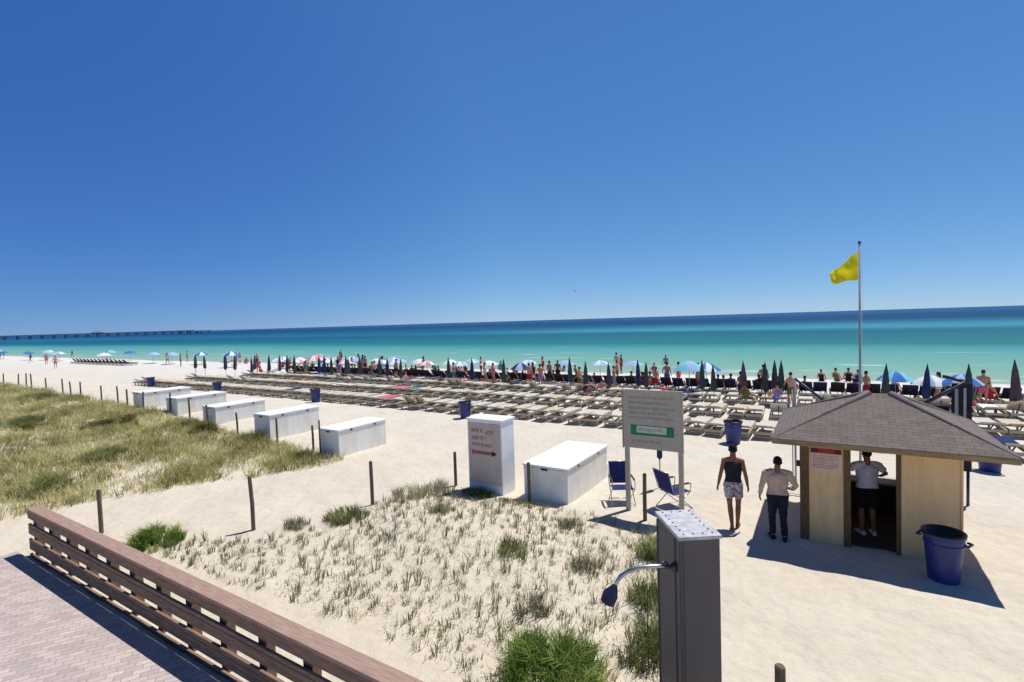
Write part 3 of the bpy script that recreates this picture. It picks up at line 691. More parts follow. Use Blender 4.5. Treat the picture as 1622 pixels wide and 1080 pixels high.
hb(HX0 + .08, HX1 - .08, HY1 - .42, HY1 + .12, .70, .745, 'counter', M['grey_wood'])
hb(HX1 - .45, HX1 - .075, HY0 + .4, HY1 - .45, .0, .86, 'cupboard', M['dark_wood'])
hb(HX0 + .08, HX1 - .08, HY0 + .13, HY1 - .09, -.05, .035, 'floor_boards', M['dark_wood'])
# roof: hipped, overhanging, thin fascia
E0x, E1x, E0y, E1y = -.90, 2.64, 10.88, 14.32; ZE, ZR = 2.10, 2.82
ap0 = Vector((.76, 12.60, ZR)); ap1 = Vector((1.12, 12.60, ZR))
r = bmesh.new(); uvl = r.loops.layers.uv.new('UVMap')
cs = [Vector((E0x, E0y, ZE)), Vector((E1x, E0y, ZE)), Vector((E1x, E1y, ZE)), Vector((E0x, E1y, ZE))]
off = Vector((cx, HY0, 0))
def face(pts, u):
    vs = [r.verts.new(p - off) for p in pts]; f = r.faces.new(vs)
    nrm = f.normal if f.normal.length else Vector((0, 0, 1)); f.normal_update(); nrm = f.normal
    u = Vector(u); v = nrm.cross(u).normalized()
    for lp in f.loops: lp[uvl].uv = (lp.vert.co.dot(u), lp.vert.co.dot(v))
face([cs[0], cs[1], ap1, ap0], (1, 0, 0)); face([cs[1], cs[2], ap1], (0, 1, 0)); face([cs[2], cs[3], ap0, ap1], (1, 0, 0)); face([cs[3], cs[0], ap0], (0, 1, 0))
me = bpy.data.meshes.new('roof'); r.to_mesh(me); r.free(); me.materials.append(M['shingle'])
ro = bpy.data.objects.new('roof', me); col.objects.link(ro); ro.parent = t
sm = ro.modifiers.new('thick', 'SOLIDIFY'); sm.thickness = .03; sm.offset = -1
b = MB()
for p, q2 in ((cs[0], ap0), (cs[1], ap1), (cs[2], ap1), (cs[3], ap0)):
    b.tube([p - off + Vector((0, 0, -.004)), q2 - off + Vector((0, 0, -.002))], (.013, .065), 12)
b.build('hip_shingles', M['hip_cap'], ro)
b = MB(); fo = .11
b.box(E0x - cx + .03, E1x - cx - .03, E0y - HY0 + .012, E0y - HY0 + .035, ZE - fo, ZE - .022)
b.box(E0x - cx + .03, E1x - cx - .03, E1y - HY0 - .035, E1y - HY0 - .012, ZE - fo, ZE - .022)
b.box(E0x - cx + .012, E0x - cx + .029, E0y - HY0 + .012, E1y - HY0 - .012, ZE - fo, ZE - .022)
b.box(E1x - cx - .029, E1x - cx - .012, E0y - HY0 + .012, E1y - HY0 - .012, ZE - fo, ZE - .022)
b.build('fascia', M['fascia'], ro)
b = MB(); b.box(E0x - cx + .04, E1x - cx - .04, E0y - HY0 + .04, E1y - HY0 - .04, ZE - .045, ZE - .03); b.build('soffit', M['fascia'], ro)
# notice on the left panel
n_ = MB(); n_.box(-.255 - cx, .265 - cx, .006, .018, 1.42, 1.90); nt = n_.build('notice_board', M['pale_print'], t, bevel=.002)
g = MB(); g.box(-.25 - cx, .26 - cx, .002, .0055, 1.76, 1.86); g.build('red_header', M['red_print'], nt)
g = MB(); g.box(-.25 - cx, -.13 - cx, -.001, .0015, 1.775, 1.845); g.build('dark_mark', M['dark_print'], nt)
g = MB(); g.box(.14 - cx, .245 - cx, -.001, .0015, 1.77, 1.84); g.build('dark_mark', M['dark_print'], nt)
g = MB()
for i in range(6): words(g, -.22 - cx, .22 - cx - .08 * (i % 3 == 2), 1.70 - i * .046, .022, .0055, 50 + i)
g.build('small_lettering', M['faded_red'], nt)
# little lever / hook by the left post
b = MB(); b.box(HX0 - cx - .06, HX0 - cx - .001, .02, .08, 1.45, 1.56); b.build('hose_hook', M['dark_wood'], t, bevel=.004)

# ------------------------------------------------------------------ rack frame behind the hut
t = empty('equipment_rack', (.9, 15.0, 0)); tag(t, 'metal rack behind the hut with sloping braces and a dark slatted panel', 'rack')
b = MB(); b.tube([(-1.57, 0, -.2), (-1.57, 0, 2.82)], .026, 8); b.tube([(-1.64, .12, -.2), (-1.64, .12, 2.5)], .014, 8); b.build('upright', M['pole_grey'], t, smooth=True)
b = MB(); b.tube([(-1.57, 0, 2.80), (-.60, 0, 1.98)], .032, 8); b.build('brace', M['steel_dark'], t, smooth=True)
b = MB(); b.tube([(1.80, 0, 2.84), (.62, 0, 1.98)], .045, 8); b.tube([(1.45, .3, 2.92), (1.86, 0, 2.82)], .04, 8); b.build('brace', M['steel_dark'], t, smooth=True)
b = MB(); b.tube([(-1.57, 0, 2.0), (1.84, 0, 2.0)], .024, 8); b.build('crossbar', M['steel_dark'], t, smooth=True)
b = MB(); b.box(1.55, 1.90, -.02, .03, .8, 2.80); sp = b.build('slatted_panel', M['pad_dark'], t, bevel=.004)
b = MB(); b.box(1.60, 1.66, -.04, -.022, 1.5, 2.68); b.box(1.75, 1.80, -.04, -.022, 1.3, 2.70); b.build('light_slat', M['pole_grey'], sp, bevel=.003)
b = MB(); b.tube([(1.84, 0, -.2), (1.84, 0, .8)], .03, 8); b.build('upright', M['steel_dark'], t, smooth=True)
b = MB(); b.box(1.2, 1.55, .2, .5, 1.75, 2.25); b.box(-1.80, -1.62, .02, .2, 1.55, 1.72); b.build('folded_cover', M['pad_dark'], t, bevel=.05)

# ------------------------------------------------------------------ flagpole
fx, fy = .76, 15.6
t = empty('flagpole', (fx, fy, 0)); tag(t, 'slim grey flagpole behind the hut roof', 'flagpole')
b = MB(); b.tube([(0, 0, -.3), (0, 0, 6.2)], [.032, .022], 10); b.build('pole', M['pole_grey'], t, smooth=True)
b = MB(); b.ball((0, 0, 6.22), .04); b.build('finial', M['steel_dark'], t, smooth=True)
b = MB(); b.tube([(.045, -.01, 1.2), (.05, -.01, 6.05)], .004, 5); b.build('halyard', M['umb_white'], t)
# cloth: hoist against the pole, fly blown to the left, sagging
vs = []; fs = []; nu, nv_ = 22, 12
for j in range(nv_ + 1):
    for i in range(nu + 1):
        u = i / nu; v = j / nv_
        z = 5.97 - .50 * u ** 1.05 - v * (.70 - .44 * u) + .02 * math.sin(u * 7)
        z += .02 * math.sin(u * 9 + v * 3)
        vs.append((-.03 - .62 * u * (1 - .10 * v), -.08 * u + .075 * math.sin(u * 9.5 + v * 3.4) * (.3 + u) + .02 * math.sin(v * 9 + u * 4), z))
for j in range(nv_):
    for i in range(nu):
        a = j * (nu + 1) + i; fs.append((a, a + nu + 1, a + nu + 2, a + 1))
f = MB(); f.add(vs, fs); fo_ = f.build('flag', M['flag_yellow'], smooth=True, loc=(fx, fy, 0))
fo_.modifiers.new('thick', 'SOLIDIFY').thickness = .004
tag(fo_, 'yellow warning flag blowing to the left from the top of the pole', 'flag')

# ------------------------------------------------------------------ bins
def make_bin():
    t = empty('rubbish_bin', (0, 0, 0))
    b = MB(); b.lathe([(.235, 0), (.25, .02), (.315, .78), (.345, .80), (.345, .86), (.325, .87), (.30, .85), (.285, .5), (.23, .06)], 32, True, True)
    b.build('body', M['navy_plastic'], t, smooth=False)
    g = MB(); g.lathe([(.33, .865), (.350, .870), (.353, .85), (.350, .835), (.348, .835), (.349, .866), (.325, .878), (.30, .87), (.27, .6), (.2, .5)], 40, False, True)
    g.build('bin_liner', M['bag_black'], t, smooth=True)
    for s in (-1, 1):
        h = MB(); h.tube([(s * .33, -.10, .74), (s * .40, -.09, .735), (s * .41, .09, .735), (s * .33, .10, .74)], .022, 8)
        h.build('handle', M['navy_plastic'], t, smooth=True)
    for z in (.68,):
        h = MB(); r0 = .235 + (.08) * z / .78 + .012; h.lathe([(r0 - .008, z - .012), (r0 + .006, z - .008), (r0 + .006, z + .008), (r0 - .006, z + .012)], 32, False, False); h.build('band', M['navy_plastic'], t, smooth=True)
    snapshot(t); return t
bin0 = make_bin()
bins = [(1.66, 10.75, 'big blue rubbish bin with black liner against the front of the hut', 1.0), (-2.76, 19.0, 'blue rubbish bin directly beyond the person in the black top', 1.0),
        (-14.63, 19.15, 'blue rubbish bin just beyond the tall sign cabinet', 1.0), (-25.83, 19.25, 'blue rubbish bin beyond the second white storage box', 1.0),
        (-36.9, 19.4, 'dark blue rubbish bin far along the first lounger row', 1.0), (-47.4, 19.6, 'dark blue rubbish bin at the far left end of the lounger rows', 1.0), (3.85, 18.6, 'blue rubbish bin showing under the right eave of the hut', 1.0)]
for i, (x, y, lb, s) in enumerate(bins):
    o = bin0 if i == 0 else copy_tree(bin0)
    o.location = (x, y, gz(x, y) - .01); o.rotation_euler.z = -.45 if i == 0 else random.uniform(0, 3); tag(o, lb, 'rubbish bin', 'blue rubbish bins on the beach')
    o.scale = (.85, .85, .95) if i == 0 else (.90, .90, .92)

# ------------------------------------------------------------------ loungers
def make_lounger(name, back_deg, pad):
    t = empty(name, (0, 0, 0))
    f = MB()
    for s in (-.315, .315): f.box(s - .02, s + .02, 0, 2.0, .19, .30)
    for yy in (.01, 1.95): f.box(-.295, .295, yy, yy + .04, .19, .29)
    f.build('frame', M['grey_wood'], t)
    for s in (-.27, .27):
        for yy in (.14, 1.8):
            l = MB(); l.box(s - .03, s + .03, yy, yy + .06, -.05, .189); l.build('leg', M['grey_wood'], t)
    p = MB(); p.box(-.31, .31, .72, 1.98, .302, .365); p.build('cushion', M[pad], t, bevel=.02)
    a = math.radians(back_deg); c, s_ = math.cos(a), math.sin(a)
    p = MB(); p.bar((0, .70, .335), (0, .70 - .70 * c, .335 + .70 * s_), .62, .065); p.build('backrest', M[pad], t, bevel=.02)
    p = MB(); p.bar((0, .70 - .62 * c, .30 + .62 * s_), (0, .70 - .30 * c, .24), .03, .03); p.build('back_prop', M['dark_wood'], t)
    snapshot(t); return t
L0 = make_lounger('sun_lounger', 14, 'pad_grey'); LD = make_lounger('sun_lounger', 48, 'pad_dark')
LR = make_lounger('sun_lounger', 36, 'pad_grey')
first = {id(L0): True, id(LD): True, id(LR): True}
def put(proto, x, y, rz, label, cat, group, mats=None, z=None, s=1):
    if first.get(id(proto)) and not mats: o = proto; first[id(proto)] = False
    else: o = copy_tree(proto, mats)
    o.location = (x, y, gz(x, y) if z is None else z); o.rotation_euler.z = rz; o.scale = (s, s, s)
    return tag(o, label, cat, group)
rows = [(19.75, -50.5, 'flat grey lounger in the row nearest the hut and storage boxes'), (23.4, -49.5, 'flat grey lounger in the second row from the storage boxes'), (27.05, -47, 'flat grey lounger in the third row, just landward of the furled umbrellas')]
for ri, (y, xa, lb) in enumerate(rows):
    x = xa; k = 0; xe = (6.2, 7.6, 9.0)[ri]
    while x < xe:
        gapz = (k % 2 == 0)
        mats = {'cushion': M['pad_tan'], 'backrest': M['pad_tan']} if random.random() < .25 else None
        rr = random.random()
        if rr < .05: mats = {'cushion': M[random.choice(['fabric_white', 'fabric_teal', 'fabric_navy', 'fabric_pink'])]}
        put(LR if random.random() < .10 else L0, x, y + random.uniform(-.10, .10), random.uniform(-.06, .06), lb, 'sun lounger', 'grey loungers, row %s' % ('one', 'two', 'three')[ri], mats)
        x += .73 if gapz else .92; k += 1
x = -45.; k = 0
row4 = []
while x < 10.4:
    mats = {'cushion': M['pad_navy'], 'backrest': M['pad_navy']} if random.random() < .35 else None
    o = put(LD, x, 30.6 + random.uniform(-.1, .1), random.uniform(-.04, .04), 'raised-back lounger with dark cover in the occupied row behind the furled umbrellas', 'sun lounger', 'dark raised loungers in the occupied row', mats)
    row4.append((x, 30.6)); x += .69 if k % 2 == 0 else .78; k += 1
# far-away beach loungers on the left
x = -103.; 
while x < -84.: put(LD, x, 31.5, random.uniform(-.04, .04), 'dark lounger in the separate far row on the open white sand', 'sun lounger', 'dark loungers far down the beach'); x += 1.4

# ------------------------------------------------------------------ umbrellas
def closed_umbrella():
    t = empty('furled_umbrella')
    b = MB(); b.tube([(0, 0, -.2), (0, 0, 2.15)], .019, 6); b.build('pole', M['pole_grey'], t)
    b = MB(); n = 12
    prof = [(.05, .72), (.125, .80), (.135, .95), (.10, 1.5), (.075, 1.8), (.03, 2.08), (.012, 2.22)]
    vs = []; 
    for r_, z in prof:
        for j in range(n * 2):
            q = 1 + (.22 if j % 4 < 2 else -.12); vs.append((r_ * q * math.cos(PI * j / n), r_ * q * math.sin(PI * j / n), z + (.05 * math.sin(j * 1.3) if z < .9 else 0)))
    fs = []
    for i in range(len(prof) - 1):
        for j in range(2 * n): a = i * 2 * n + j; c = i * 2 * n + (j + 1) % (2 * n); fs.append((a, c, c + 2 * n, a + 2 * n))
    fs.append(tuple(reversed(range(2 * n)))); fs.append(tuple(range((len(prof) - 1) * 2 * n, len(prof) * 2 * n)))
    b.add(vs, fs); b.build('canopy', M['umb_green'], t, smooth=True)
    snapshot(t); return t
def open_umbrella(R=.95, H=2.0):
    t = empty('open_umbrella')
    b = MB(); b.tube([(0, 0, -.2), (0, 0, H)], .019, 6); b.build('pole', M['pole_grey'], t)
    for c in range(2):
        b = MB()
        for k in range(8):
            if k % 2 != c: continue
            vs = []; fs = []; nr, na = 5, 5
            for i in range(nr + 1):
                for j in range(na + 1):
                    q = i / nr; a = 2 * PI * (k + j / na) / 8; sag = 1 - .05 * math.sin(PI * j / na) * q
                    vs.append((R * q * sag * math.cos(a), R * q * sag * math.sin(a), H - .55 * R * q ** 1.7 + .0))
            for i in range(nr):
                for j in range(na): a = i * (na + 1) + j; fs.append((a, a + na + 1, a + na + 2, a + 1))
            b.add(vs, fs)
        b.build('canopy' if c == 0 else 'canopy_gore', M['umb_blue'] if c == 0 else M['umb_white'], t, smooth=True)
    snapshot(t); return t
UC = closed_umbrella(); UO = open_umbrella(); first[id(UC)] = True; first[id(UO)] = True
cxs = [-58, -56.2, -54.5, -52.4, -50.6, -49, -47.2, -45.3, -43.7, -42.4, -41, -39.4, -36.9, -35.9, -34.6, -33.3, -32.5, -31.3, -29.6, -28.05, -27, -23.0, -20.2, -17.4, -13.2, -11.9, -10.4, -9.1, -8.45, -5.5, -4.88, -3.43, -2.51, -2.15, -1.8, 2.18, 3.64, 5.01, 6.5, 7.9]
cn = [('umb_green', 'dark green'), ('umb_navy', 'navy'), ('umb_plum', 'plum grey')]
for i, x in enumerate(cxs):
    m, nm = cn[1] if abs(x - 3.64) < .01 else cn[2] if x in (6.5, -3.43, -2.15) else cn[0] if x in (2.18, 5.01, -4.88) else cn[[0, 0, 1, 2][random.randrange(4)]]
    side = 'right of the flagpole' if x > .8 else 'between the grey sign and the hut' if x > -7 else 'left of the grey sign, beyond the third lounger row' if x > -24 else 'far along the beach beyond the left lounger rows'
    o = put(UC, x, 28.0 + random.uniform(-.5, .5) - (.6 if i % 3 else 0), random.uniform(0, 6), '%s furled umbrella %s' % (nm, side), 'umbrella', 'furled %s umbrellas %s' % (nm, side), {'canopy': M[m]}, s=random.uniform(.9, 1.03) if x < 6 else 1.08)
    o.rotation_euler.x = random.uniform(-.04, .04); o.rotation_euler.y = random.uniform(-.04, .04)
first[id(UC)] = False
ou = [(2.75, 28.9, .8, 'umb_blue', 'umb_aqua', 'blue and aqua open umbrella just right of the flagpole', .86), (3.95, 28.6, .78, 'umb_pale', 'umb_white', 'pale blue open umbrella in the middle of the three right of the flagpole', .8),
      (4.95, 28.3, .8, 'umb_blue', 'umb_pale', 'blue open umbrella behind the slatted rack panel', .86), (-6.5, 29.3, .95, 'umb_pale', 'umb_aqua', 'pale aqua open umbrella beyond the grey sign', 1.0),
      (-5.9, 30.9, .9, 'umb_blue', 'umb_white', 'blue and white open umbrella among the loungers right of the grey sign', .9),
      (-17.7, 29.6, .8, 'umb_navy', 'umb_pale', 'navy open umbrella in the occupied row above the tall sign cabinet', .85), (-41.5, 31.0, .9, 'umb_pink', 'umb_white', 'pink open umbrella at the left part of the occupied row', .95),
      (-43.5, 33.0, .9, 'umb_pink', 'umb_pale', 'pink and pale blue open umbrella left of the other pink one', .95)]
for x, y, R_, a, b_, lb, hs in ou:
    o = put(UO, x, y, random.uniform(0, 6), lb, 'umbrella', None, {'canopy': M[a], 'canopy_gore': M[b_]}); o.scale = (R_, R_, hs)
for i in range(16):
    x = -24 - i * 1.9; y = 33.2 + random.uniform(-.5, 2.0)
    o = put(UO, x, y, random.uniform(0, 6), 'low white or lilac open umbrella behind the left part of the occupied row', 'umbrella', 'low pale umbrellas behind the occupied row', {'canopy': M['umb_white'], 'canopy_gore': M[random.choice(['umb_white', 'umb_pale', 'umb_pink'])]}); o.scale = (.8, .8, .68)
for i in range(13):
    x = -3 - i * 2.9 - random.uniform(0, 1.2) - 9; y = 37.0 + random.uniform(-1.2, 1.4)
    o = put(UO, x, y, random.uniform(0, 6), 'pale blue and white open umbrella in the line close to the water', 'umbrella', 'pale open umbrellas close to the water', {'canopy': M['umb_pale'], 'canopy_gore': M['umb_white' if i % 2 else 'umb_pale']}); o.scale = (.85, .85, .62)
for i in range(15):
    x = -70 - i * 7.5 - random.uniform(0, 4); y = random.uniform(33, 40)
    mm = random.choice(['umb_blue', 'umb_pale', 'umb_pale', 'umb_white'])
    o = put(UO, x, y, random.uniform(0, 6), 'small blue open umbrella far down the beach at the left', 'umbrella', 'blue open umbrellas far down the beach', {'canopy': M[mm], 'canopy_gore': M[mm if i % 3 else 'umb_white']}); o.scale = (1.05, 1.05, .85)
for p_ in (UO,):   # prototype itself becomes one more umbrella
    p_.location = (-62, 34.5, gz(-62, 34.5)); tag(p_, 'blue and white open umbrella standing apart at the left end of the occupied beach', 'umbrella')
UC.location = (9.2, 27.6, gz(9.2, 27.6)); tag(UC, 'dark green furled umbrella at the far right beyond the hut', 'umbrella')

# ------------------------------------------------------------------ people
def figure(name, J, look, voxel=.009, detail=True, parent=None):
    """J: joints. look: dict(skin, parts=[(name, material, [segments])], hair) ; returns Empty with one continuous body and clothing children"""
    t = parent or empty(name)
    V = Vector; J = {k: V(v) for k, v in J.items()}
    sp = look.get('build', 1.0)
    b = MB(); n = 14 if detail else 8
    side = (J['shR'] - J['shL']).normalized()
    up = (J['neck'] - J['pelvis']).normalized()
    hipc = J['pelvis']; ch = J['chest']; nk = J['neck']
    sw = (J['shR'] - J['shL']).length / 2
    torso = [(hipc - up * .07, (.155 * sp, .10 * sp)), (hipc, (.168 * sp, .115 * sp)), (hipc + (ch - hipc) * .4, (.138 * sp, .098 * sp)), (ch, (.165 * sp, .118 * sp)), (ch + (nk - ch) * .55, (sw * .92, .10 * sp)), (nk - up * .045, (sw * .55, .07)), (nk, (.062, .058)), (nk + up * .07, (.054, .056))]
    b.tube([p for p, _ in torso], [r for _, r in torso], n + 4, True, flat=side)
    hd = J['head']; hf = (J['look'] - hd).normalized(); hs = hf.cross(V((0, 0, 1))).normalized(); hu = hs.cross(hf)
    HM = Matrix((hs, hf, hu)).transposed()
    b.tube([nk, hd - hu * .05], [.055, .055], n)
    b.ball(hd + hu * .02, (.077, .098, .105), n + 4, 12, HM); b.ball(hd - hu * .055 + hf * .025, (.058, .068, .062), n, 10, HM)
    if detail:
        b.ball(hd + hf * .103 - hu * .012, (.013, .018, .02), 8, 6, HM); b.ball(hd + hf * .093 + hu * .02, (.04, .012, .010), 8, 6, HM)
        b.ball(hd + hf * .092 - hu * .05, (.024, .010, .010), 8, 6, HM)
        for s in (-1, 1): b.ball(hd + hs * s * .079 - hu * .005 - hf * .005, (.010, .02, .030), 8, 6, HM)
    for s in 'LR':
        sh, el, wr, hnd = J['sh' + s], J['el' + s], J['wr' + s], J['hand' + s]
        b.tube([nk - up * .035, (nk - up * .05) * .45 + sh * .55 + V((0, 0, .012)), sh], [.048, .052, .050], n)
        b.ball(sh, (.055 * sp, .054 * sp, .054), n, 8)
        b.tube([sh, sh + (el - sh) * .4, el], [.050 * sp, .045 * sp, .036], n); b.ball(el, .037, n, 8)
        b.tube([el, el + (wr - el) * .3, wr], [.038, .037, .024], n)
        d = (hnd - wr).normalized(); palm_n = (J['palm' + s]).normalized(); pw = d.cross(palm_n).normalized(); th = pw * (1 if s == 'L' else -1)
        b.tube([wr - d * .01, wr + d * .03, wr + d * .085], [(.022, .020), (.034, .016), (.040, .014)], n, flat=pw)
        if detail:
            for k in range(4):
                o_ = pw * ((k - 1.5) * .0205); L_ = (.070, .080, .074, .058)[k] if s == 'L' else (.058, .074, .080, .070)[k]
                a0_ = wr + d * .078 + o_; a1 = a0_ + d * L_ * .45 + palm_n * .006; a2 = a1 + d * L_ * .33 + palm_n * .016; a3 = a2 + d * L_ * .2 + palm_n * .018
                b.tube([a0_, a1, a2, a3], [.0098, .0092, .0085, .007], 8)
            tb = wr + d * .025 + th * .024; b.tube([tb, tb + d * .028 + th * .022 + palm_n * .008, tb + d * .06 + th * .03 + palm_n * .016], [.013, .011, .008], 8)
        else:
            b.tube([wr + d * .08, wr + d * .16 + palm_n * .02], [(.036, .012), (.024, .010)], n, flat=pw)
        hp, kn, an, toe = J['hip' + s], J['kn' + s], J['an' + s], J['toe' + s]
        b.ball(hp, (.088 * sp, .09 * sp, .09), n, 8)
        b.tube([hp, hp + (kn - hp) * .35, kn], [.085 * sp, .078 * sp, .050], n); b.ball(kn, .051, n, 8)
        cb = (kn + (an - kn) * .3)
        b.tube([kn, cb, an], [.049, .053, .034], n)
        fd = (toe - an); fd.z = 0; fd = fd.normalized() if fd.length > .02 else V((0, 1, 0))
        b.tube([an, an - V((0, 0, .045)) - fd * .02], [.036, .038], n)
        b.tube([an - fd * .055 - (an - toe) * 0 + V((0, 0, -.052)), (an + toe) / 2 + V((0, 0, -.02)), toe], [(.026, .032), (.028, .042), (.014, .038)], n, flat=(0, 0, 1))
    body = remeshed(b, 'body', M[look['skin']], t, voxel, 3)
    # hair: cap following the skull, slightly proud of it
    h = MB(); h.ball(hd + hu * .034 - hf * .016, (.085, .098, .100), n + 4, 10, HM)
    if look.get('hair_long'): h.tube([hd - hf * .06, hd - hf * .075 - hu * .12, hd - hf * .07 - hu * .2], [(.07, .05), (.065, .04), (.03, .02)], n, flat=hs)
    ho = remeshed(h, 'hair', M[look['hair']], t, max(voxel, .010), 2)
    # trim hair off the face
    bm = bmesh.new(); bm.from_mesh(ho.data)
    kill = [v for v in bm.verts if (v.co - hd).dot(hf) > .045 and (v.co - hd).dot(hu) < .065]
    bmesh.ops.delete(bm, geom=kill, context='VERTS'); bm.to_mesh(ho.data); bm.free()
    for (nm, mat, segs) in look['wear']:
        c = MB()
        for sg in segs:
            if sg == 'torso': c.tube([p for p, _ in torso[:6]], [(r[0] + .02, r[1] + .02) for _, r in torso[:6]], n + 6, True, flat=side)
            elif sg == 'tank': c.tube([p for p, _ in torso[:5]] + [nk - up * .06], [(r[0] + .014, r[1] + .016) for _, r in torso[:5]] + [(sw * .6, .072)], n + 6, True, flat=side)
            elif sg == 'waist': c.tube([p for p, _ in torso[:2]] + [torso[1][0] + up * .05], [(r[0] + .022, r[1] + .024) for _, r in torso[:2]] + [(.162 * sp, .122 * sp)], n + 6, True, flat=side)
            elif sg[0] == 'arm':
                for s in 'LR':
                    sh, el, wr = J['sh' + s], J['el' + s], J['wr' + s]; fr_ = sg[1]
                    c.tube([nk - up * .05, (nk - up * .05) * .45 + sh * .55 + V((0, 0, .010)), sh], [.060, .064, .064], n)
                    c.ball(sh - V((0, 0, .006)), .065 * sp, n, 8)
                    if fr_ <= 1: c.tube([sh, sh + (el - sh) * fr_], [.064 * sp, .062 * sp], n)
                    else: c.tube([sh, sh + (el - sh) * .5, el], [.067 * sp, .058 * sp, .050], n); c.ball(el, .050, n, 8); c.tube([el, el + (wr - el) * (fr_ - 1)], [.050, .040], n)
            elif sg[0] == 'leg':
                for s in 'LR':
                    hp, kn, an = J['hip' + s], J['kn' + s], J['an' + s]; fr_ = sg[1]
                    c.ball(hp, (.104 * sp, .105 * sp, .10), n, 8)
                    if fr_ <= 1: c.tube([hp, hp + (kn - hp) * fr_], [.106 * sp, .092 * sp], n)
                    else: c.tube([hp, kn], [.104 * sp, .070], n); c.ball(kn, .070, n, 8); c.tube([kn, kn + (an - kn) * (fr_ - 1)], [.070, .060], n)
            elif sg == 'shoe':
                for s in 'LR':
                    an, toe = J['an' + s], J['toe' + s]; fd = toe - an; fd.z = 0; fd.normalize()
                    c.tube([an + V((0, 0, -.045)) - fd * .075, (an + toe) / 2 + V((0, 0, -.022)), toe + fd * .02], [(.042, .042), (.038, .05), (.022, .044)], n, flat=(0, 0, 1)); c.tube([an, an - V((0, 0, .05))], [.045, .05], n)
        g_ = remeshed(c, nm, M[mat], t, voxel * 1.2, 3)
        if detail:
            nr_ = [v_.normal.copy() for v_ in g_.data.vertices]
            for v_, n_v in zip(g_.data.vertices, nr_):
                q_ = v_.co.copy(); v_.co = q_ + n_v * (.008 * noise.noise(Vector((q_.x * 9, q_.y * 9, q_.z * 16))) + .005 * noise.noise(Vector((q_.x * 22 + q_.z * 12, q_.y * 22, q_.z * 14))) + .002)
    return t

def stand(**k):
    J = dict(pelvis=(0, 0, .96), chest=(0, .01, 1.26), neck=(0, -.005, 1.485), head=(0, .015, 1.635), look=(0, 1, 1.60),
             shL=(-.185, 0, 1.41), shR=(.185, 0, 1.41), elL=(-.245, -.03, 1.13), elR=(.245, -.03, 1.13), wrL=(-.275, .03, .885), wrR=(.275, .03, .885),
             handL=(-.28, .06, .80), handR=(.28, .06, .80), palmL=(1, .2, 0), palmR=(-1, .2, 0),
             hipL=(-.09, 0, .91), hipR=(.09, 0, .91), knL=(-.10, .02, .50), knR=(.10, .02, .50), anL=(-.105, -.02, .085), anR=(.105, -.02, .085), toeL=(-.135, .16, .02), toeR=(.135, .16, .02))
    J.update(k); return J

# person in black top, walking away
J = stand(shL=(-.17, 0, 1.41), shR=(.17, 0, 1.41), elL=(-.235, -.02, 1.13), wrL=(-.285, .0, .89), handL=(-.31, .02, .81), elR=(.235, -.05, 1.13), wrR=(.27, .05, .89), handR=(.29, .09, .81), anL=(-.03, -.10, .10), knL=(-.07, .03, .50), toeL=(-.04, .07, .02), anR=(.07, .10, .085), knR=(.09, .09, .50), toeR=(.10, .28, .02))
p = figure('person', J, dict(skin='skin_b', hair='hair_black', build=.95, wear=[('black_top', 'shirt_black', ['tank']), ('shorts', 'short_pattern', ['waist', ('leg', .62)])]), .008)
p.location = (-1.66, 11.35, gz(-1.66, 11.35)); p.rotation_euler.z = math.radians(8); p.scale = (1.03,) * 3
tag(p, 'barefoot person in black sleeveless top and patterned shorts seen from behind', 'person')
# person in tan shirt
J = stand(shL=(-.205, 0, 1.40), shR=(.205, 0, 1.40), elL=(-.30, -.04, 1.13), wrL=(-.33, .04, .90), handL=(-.33, .08, .82), elR=(.33, -.03, 1.17), wrR=(.30, .17, 1.02), handR=(.22, .25, 1.02), palmR=(0, 0, 1), look=(.15, 1, 1.5), head=(.01, .03, 1.615),
          anR=(.12, -.04, .085), toeR=(.15, .14, .02), anL=(-.09, .06, .085), knL=(-.10, .06, .5), toeL=(-.12, .24, .02))
p = figure('person', J, dict(skin='skin_b', hair='hair_black', build=1.16, wear=[('tan_shirt', 'shirt_tan', ['torso', ('arm', 1.75)]), ('trousers', 'trouser_navy', ['waist', ('leg', 1.93)]), ('shoes', 'shoe_dark', ['shoe'])]), .008)
p.location = (-.82, 11.2, gz(-.82, 11.2)); p.rotation_euler.z = math.radians(12); p.scale = (.965,) * 3
tag(p, 'person in loose tan shirt and navy trousers beside the hut', 'person')
# person in the doorway
J = stand(shL=(-.20, 0, 1.42), shR=(.20, 0, 1.42), elL=(-.36, .05, 1.26), wrL=(-.36, .27, 1.16), handL=(-.34, .35, 1.16), palmL=(0, 0, -1), elR=(.36, .05, 1.24), wrR=(.36, .27, 1.12), handR=(.34, .35, 1.12), palmR=(0, 0, -1))
p = figure('person', J, dict(skin='skin_b', hair='hair_black', build=1.1, wear=[('white_tshirt', 'shirt_white', ['torso', ('arm', .62)]), ('shorts', 'short_black', ['waist', ('leg', .85)]), ('shoes', 'fabric_white', ['shoe'])]), .008)
p.location = (.70, 12.15, .035); p.rotation_euler.z = math.radians(20); p.scale = (.99,) * 3
tag(p, 'person in white t-shirt and black shorts standing in the hut doorway', 'person')

